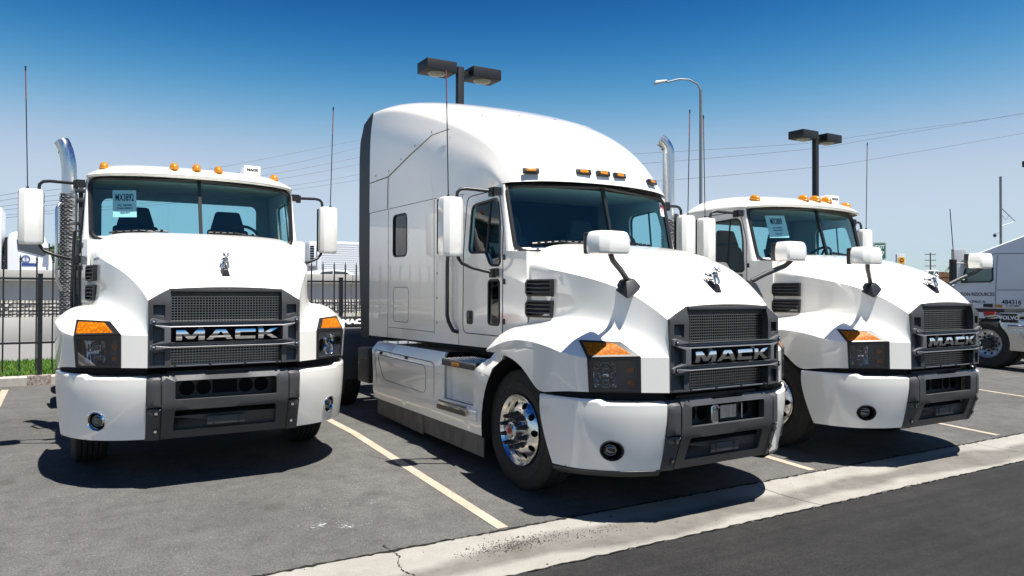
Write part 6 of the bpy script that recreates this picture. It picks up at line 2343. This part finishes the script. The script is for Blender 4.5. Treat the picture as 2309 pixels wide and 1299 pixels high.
def G(px, py):
    v, z = VZ(px, py, UT)
    return v - v0, z - zf


for dx_ in (0.0, -1.35):
    t = part('wheel', 'tyre', None, None, TR, M=frame((dx_, 0.02, 0.512), (0, 1, 0)))
    part('rim', 'rim_f', lambda: MB().panel(circle(0, 0, 0.262, 48), [circle(0.215 * math.cos(a), 0.215 * math.sin(a), 0.026, 12) for a in [2 * PI * k / 10 for k in range(10)]] + [circle(0, 0, 0.115, 24)], 0.03, lambda a, b_: (a, b_, lerp(-0.05, -0.10, clamp((0.262 - math.hypot(a, b_)) / .12))))
         .lathe([(0.262, -0.05), (0.280, -0.03), (0.300, 0.0), (0.303, -0.01), (0.29, -0.06)], n=48), M['alusatin'], t, smooth=40)
    part('hub', 'hub_f', lambda: MB().lathe([(0.118, -0.12), (0.115, 0.0), (0.10, 0.03), (0.0, 0.035)], n=24), M['iron'], t, smooth=40)
    for k in range(10):
        a = 2 * PI * (k + 0.5) / 10
        part('lug_nut', 'nut', None, None, t, loc=(0.150 * math.cos(a), 0.150 * math.sin(a), -0.10))
    part('inner_wheel', 'tyre', None, None, TR, M=frame((dx_, -0.33, 0.512), (0, 1, 0)))
    part('far_wheel', 'tyre', None, None, TR, M=frame((dx_, -2.3, 0.512), (0, -1, 0)))
part('chassis', None, lambda: MB().box(-2.6, 4.5, -0.85, -0.77, 0.72, 0.98).box(-2.6, 4.5, -1.7, -1.62, 0.72, 0.98).box(-2.6, -2.5, -1.7, -0.77, 0.72, 0.98).box(-0.1, 0.1, -2.2, -0.1, 0.42, 0.62).box(-1.45, -1.25, -2.2, -0.1, 0.42, 0.62), M['iron'], TR)
dk = part('deck', None, lambda: MB().box(G(2262, 705)[0], G(2170, 705)[0], -1.7, -0.05, 1.16, 1.24), M['iron'], TR, bevel=0.01)
a, c = G(2217, 703), G(2243, 709)
part('tail_light', None, lambda: MB().box(min(a[0], c[0]), max(a[0], c[0]), -0.06, 0.0, c[1], a[1]), M['red'], dk)
# polished splash guard and flap with plate
a, c = G(2258, 722), G(2309, 780)
gd = part('splash_guard', None, lambda: MB().hexa([(a[0] + .05, 0.02, a[1]), (a[0] - 0.55, 0.02, a[1] + .03), (a[0] - 0.62, 0.02, a[1] - .62), (a[0] - 0.12, 0.02, a[1] - .62)], [(a[0] + .05, -0.62, a[1]), (a[0] - 0.55, -0.62, a[1] + .03), (a[0] - 0.62, -0.62, a[1] - .62), (a[0] - 0.12, -0.62, a[1] - .62)]), M['steel'], TR, bevel=0.03)
part('guard_tube', None, lambda: MB().tube([(a[0] - 0.15, 0.05, a[1] - .12), (a[0] - 1.2, 0.05, a[1] - .12)], 0.035, 10), M['alu'], gd)
a, c = G(2260, 707), G(2296, 728)
pl = part('flap_plate', None, lambda: MB().box(min(a[0], c[0]), max(a[0], c[0]), 0.025, 0.05, c[1], a[1]), M['black'], TR)
q = G(2278, 717)
obj('lettering', text_mesh('lettering', 'VOLVO', 0.105, M['whiteink'], 0.001, sx=1.1, bold=0.004), pl, M=frame((q[0], 0.0515, q[1]), (0, 1, 0), (-1, 0, 0)))
a = G(2245, 716)
part('air_hose', None, lambda: MB().tube([(a[0] + .25, -0.1, a[1] + .02), (a[0], -0.05, a[1] + .06), (a[0] - .3, -0.1, a[1] - .03)], 0.05, 8), M['steel'], TR)

# small things on the horizon
Y = 62.0
p = at_depth(2090, 640, Y)
t = thing('cabover_truck', 'small white cab over truck far off beside wooden crates', 'truck', (p.x, Y, -0.10))
dxs = lambda px: at_depth(px, 620, Y).x - p.x
dzs = lambda py: at_depth(2100, py, Y).z + 0.1
prof = [(dxs(2089), 0.4), (dxs(2086), dzs(622)), (dxs(2091), dzs(609)), (dxs(2116), dzs(609)), (dxs(2118), 0.4)]
cb = part('cab', None, lambda: MB().prism([prof], 0, 1.9, lambda a, b_, d: (a, d, b_)), M['trailerwhite'], t, bevel=0.05)
part('windshield', None, lambda: MB().prism([[(dxs(2093), dzs(620)), (dxs(2094), dzs(611.5)), (dxs(2106), dzs(611.5)), (dxs(2106), dzs(620))]], -0.02, 0.02, lambda a, b_, d: (a, d, b_)), M['lampdark'], cb)
part('side_window', None, lambda: MB().prism([[(dxs(2109), dzs(618)), (dxs(2109), dzs(612)), (dxs(2115), dzs(612)), (dxs(2115), dzs(618))]], -0.02, 0.02, lambda a, b_, d: (a, d, b_)), M['lampdark'], cb)
for px in (2095, 2130):
    simple_wheel(t, dxs(px), 0.1, 0.4, 0.4)
part('flat_bed', None, lambda: MB().box(dxs(2118), dxs(2175), 0.0, 1.9, 0.7, 0.95), M['iron'], t)
for i, (px0, px1, py) in enumerate(((2121, 2129, 614), (2129.5, 2138, 613), (2138.5, 2147, 614))):
    cx = at_depth((px0 + px1) / 2, 620, Y).x
    w = (at_depth(px1, 620, Y).x - at_depth(px0, 620, Y).x)
    c = thing('wooden_crate', 'brown wooden crate on the bed of the small cab over truck', 'crate', (cx, Y + 0.2, 0.85), 0, 'crates on the truck bed')
    h = at_depth(2120, py, Y).z - 0.85
    part('core', None, lambda: MB().box(-w / 2 + .03, w / 2 - .03, 0.03, 1.4, 0.0, h), M['brownwood'], c)
    for k in range(6):
        part('slat', None, lambda: MB().box(-w / 2, w / 2, -0.01, 0.03, h * k / 6 + 0.01, h * (k + 0.75) / 6), M['brownwood'], c)
Y = 50.0
p0, p1 = at_depth(2148, 640, Y), at_depth(2176, 562, Y)
t = thing('parked_trailer', 'tall pale grey box trailer parked behind the fleet truck', 'trailer', ((p0.x + p1.x) / 2, Y, -0.10), -math.atan2(p1.x, Y))
w = (p1.x - p0.x)
bx = part('box', None, lambda: MB().box(-w / 2, w / 2, 0, 9, 1.1, p1.z + 0.1), M['boxgrey'], t, bevel=0.03)
part('corner_post', None, lambda: MB().box(-w / 2 - .01, -w / 2 + .06, -0.03, 0.0, 1.1, p1.z + 0.1), M['seam'], bx)
part('underframe', None, lambda: MB().box(-w / 2 + .1, w / 2 - .1, 0.2, 8.8, 0.0, 1.1), M['iron'], t)
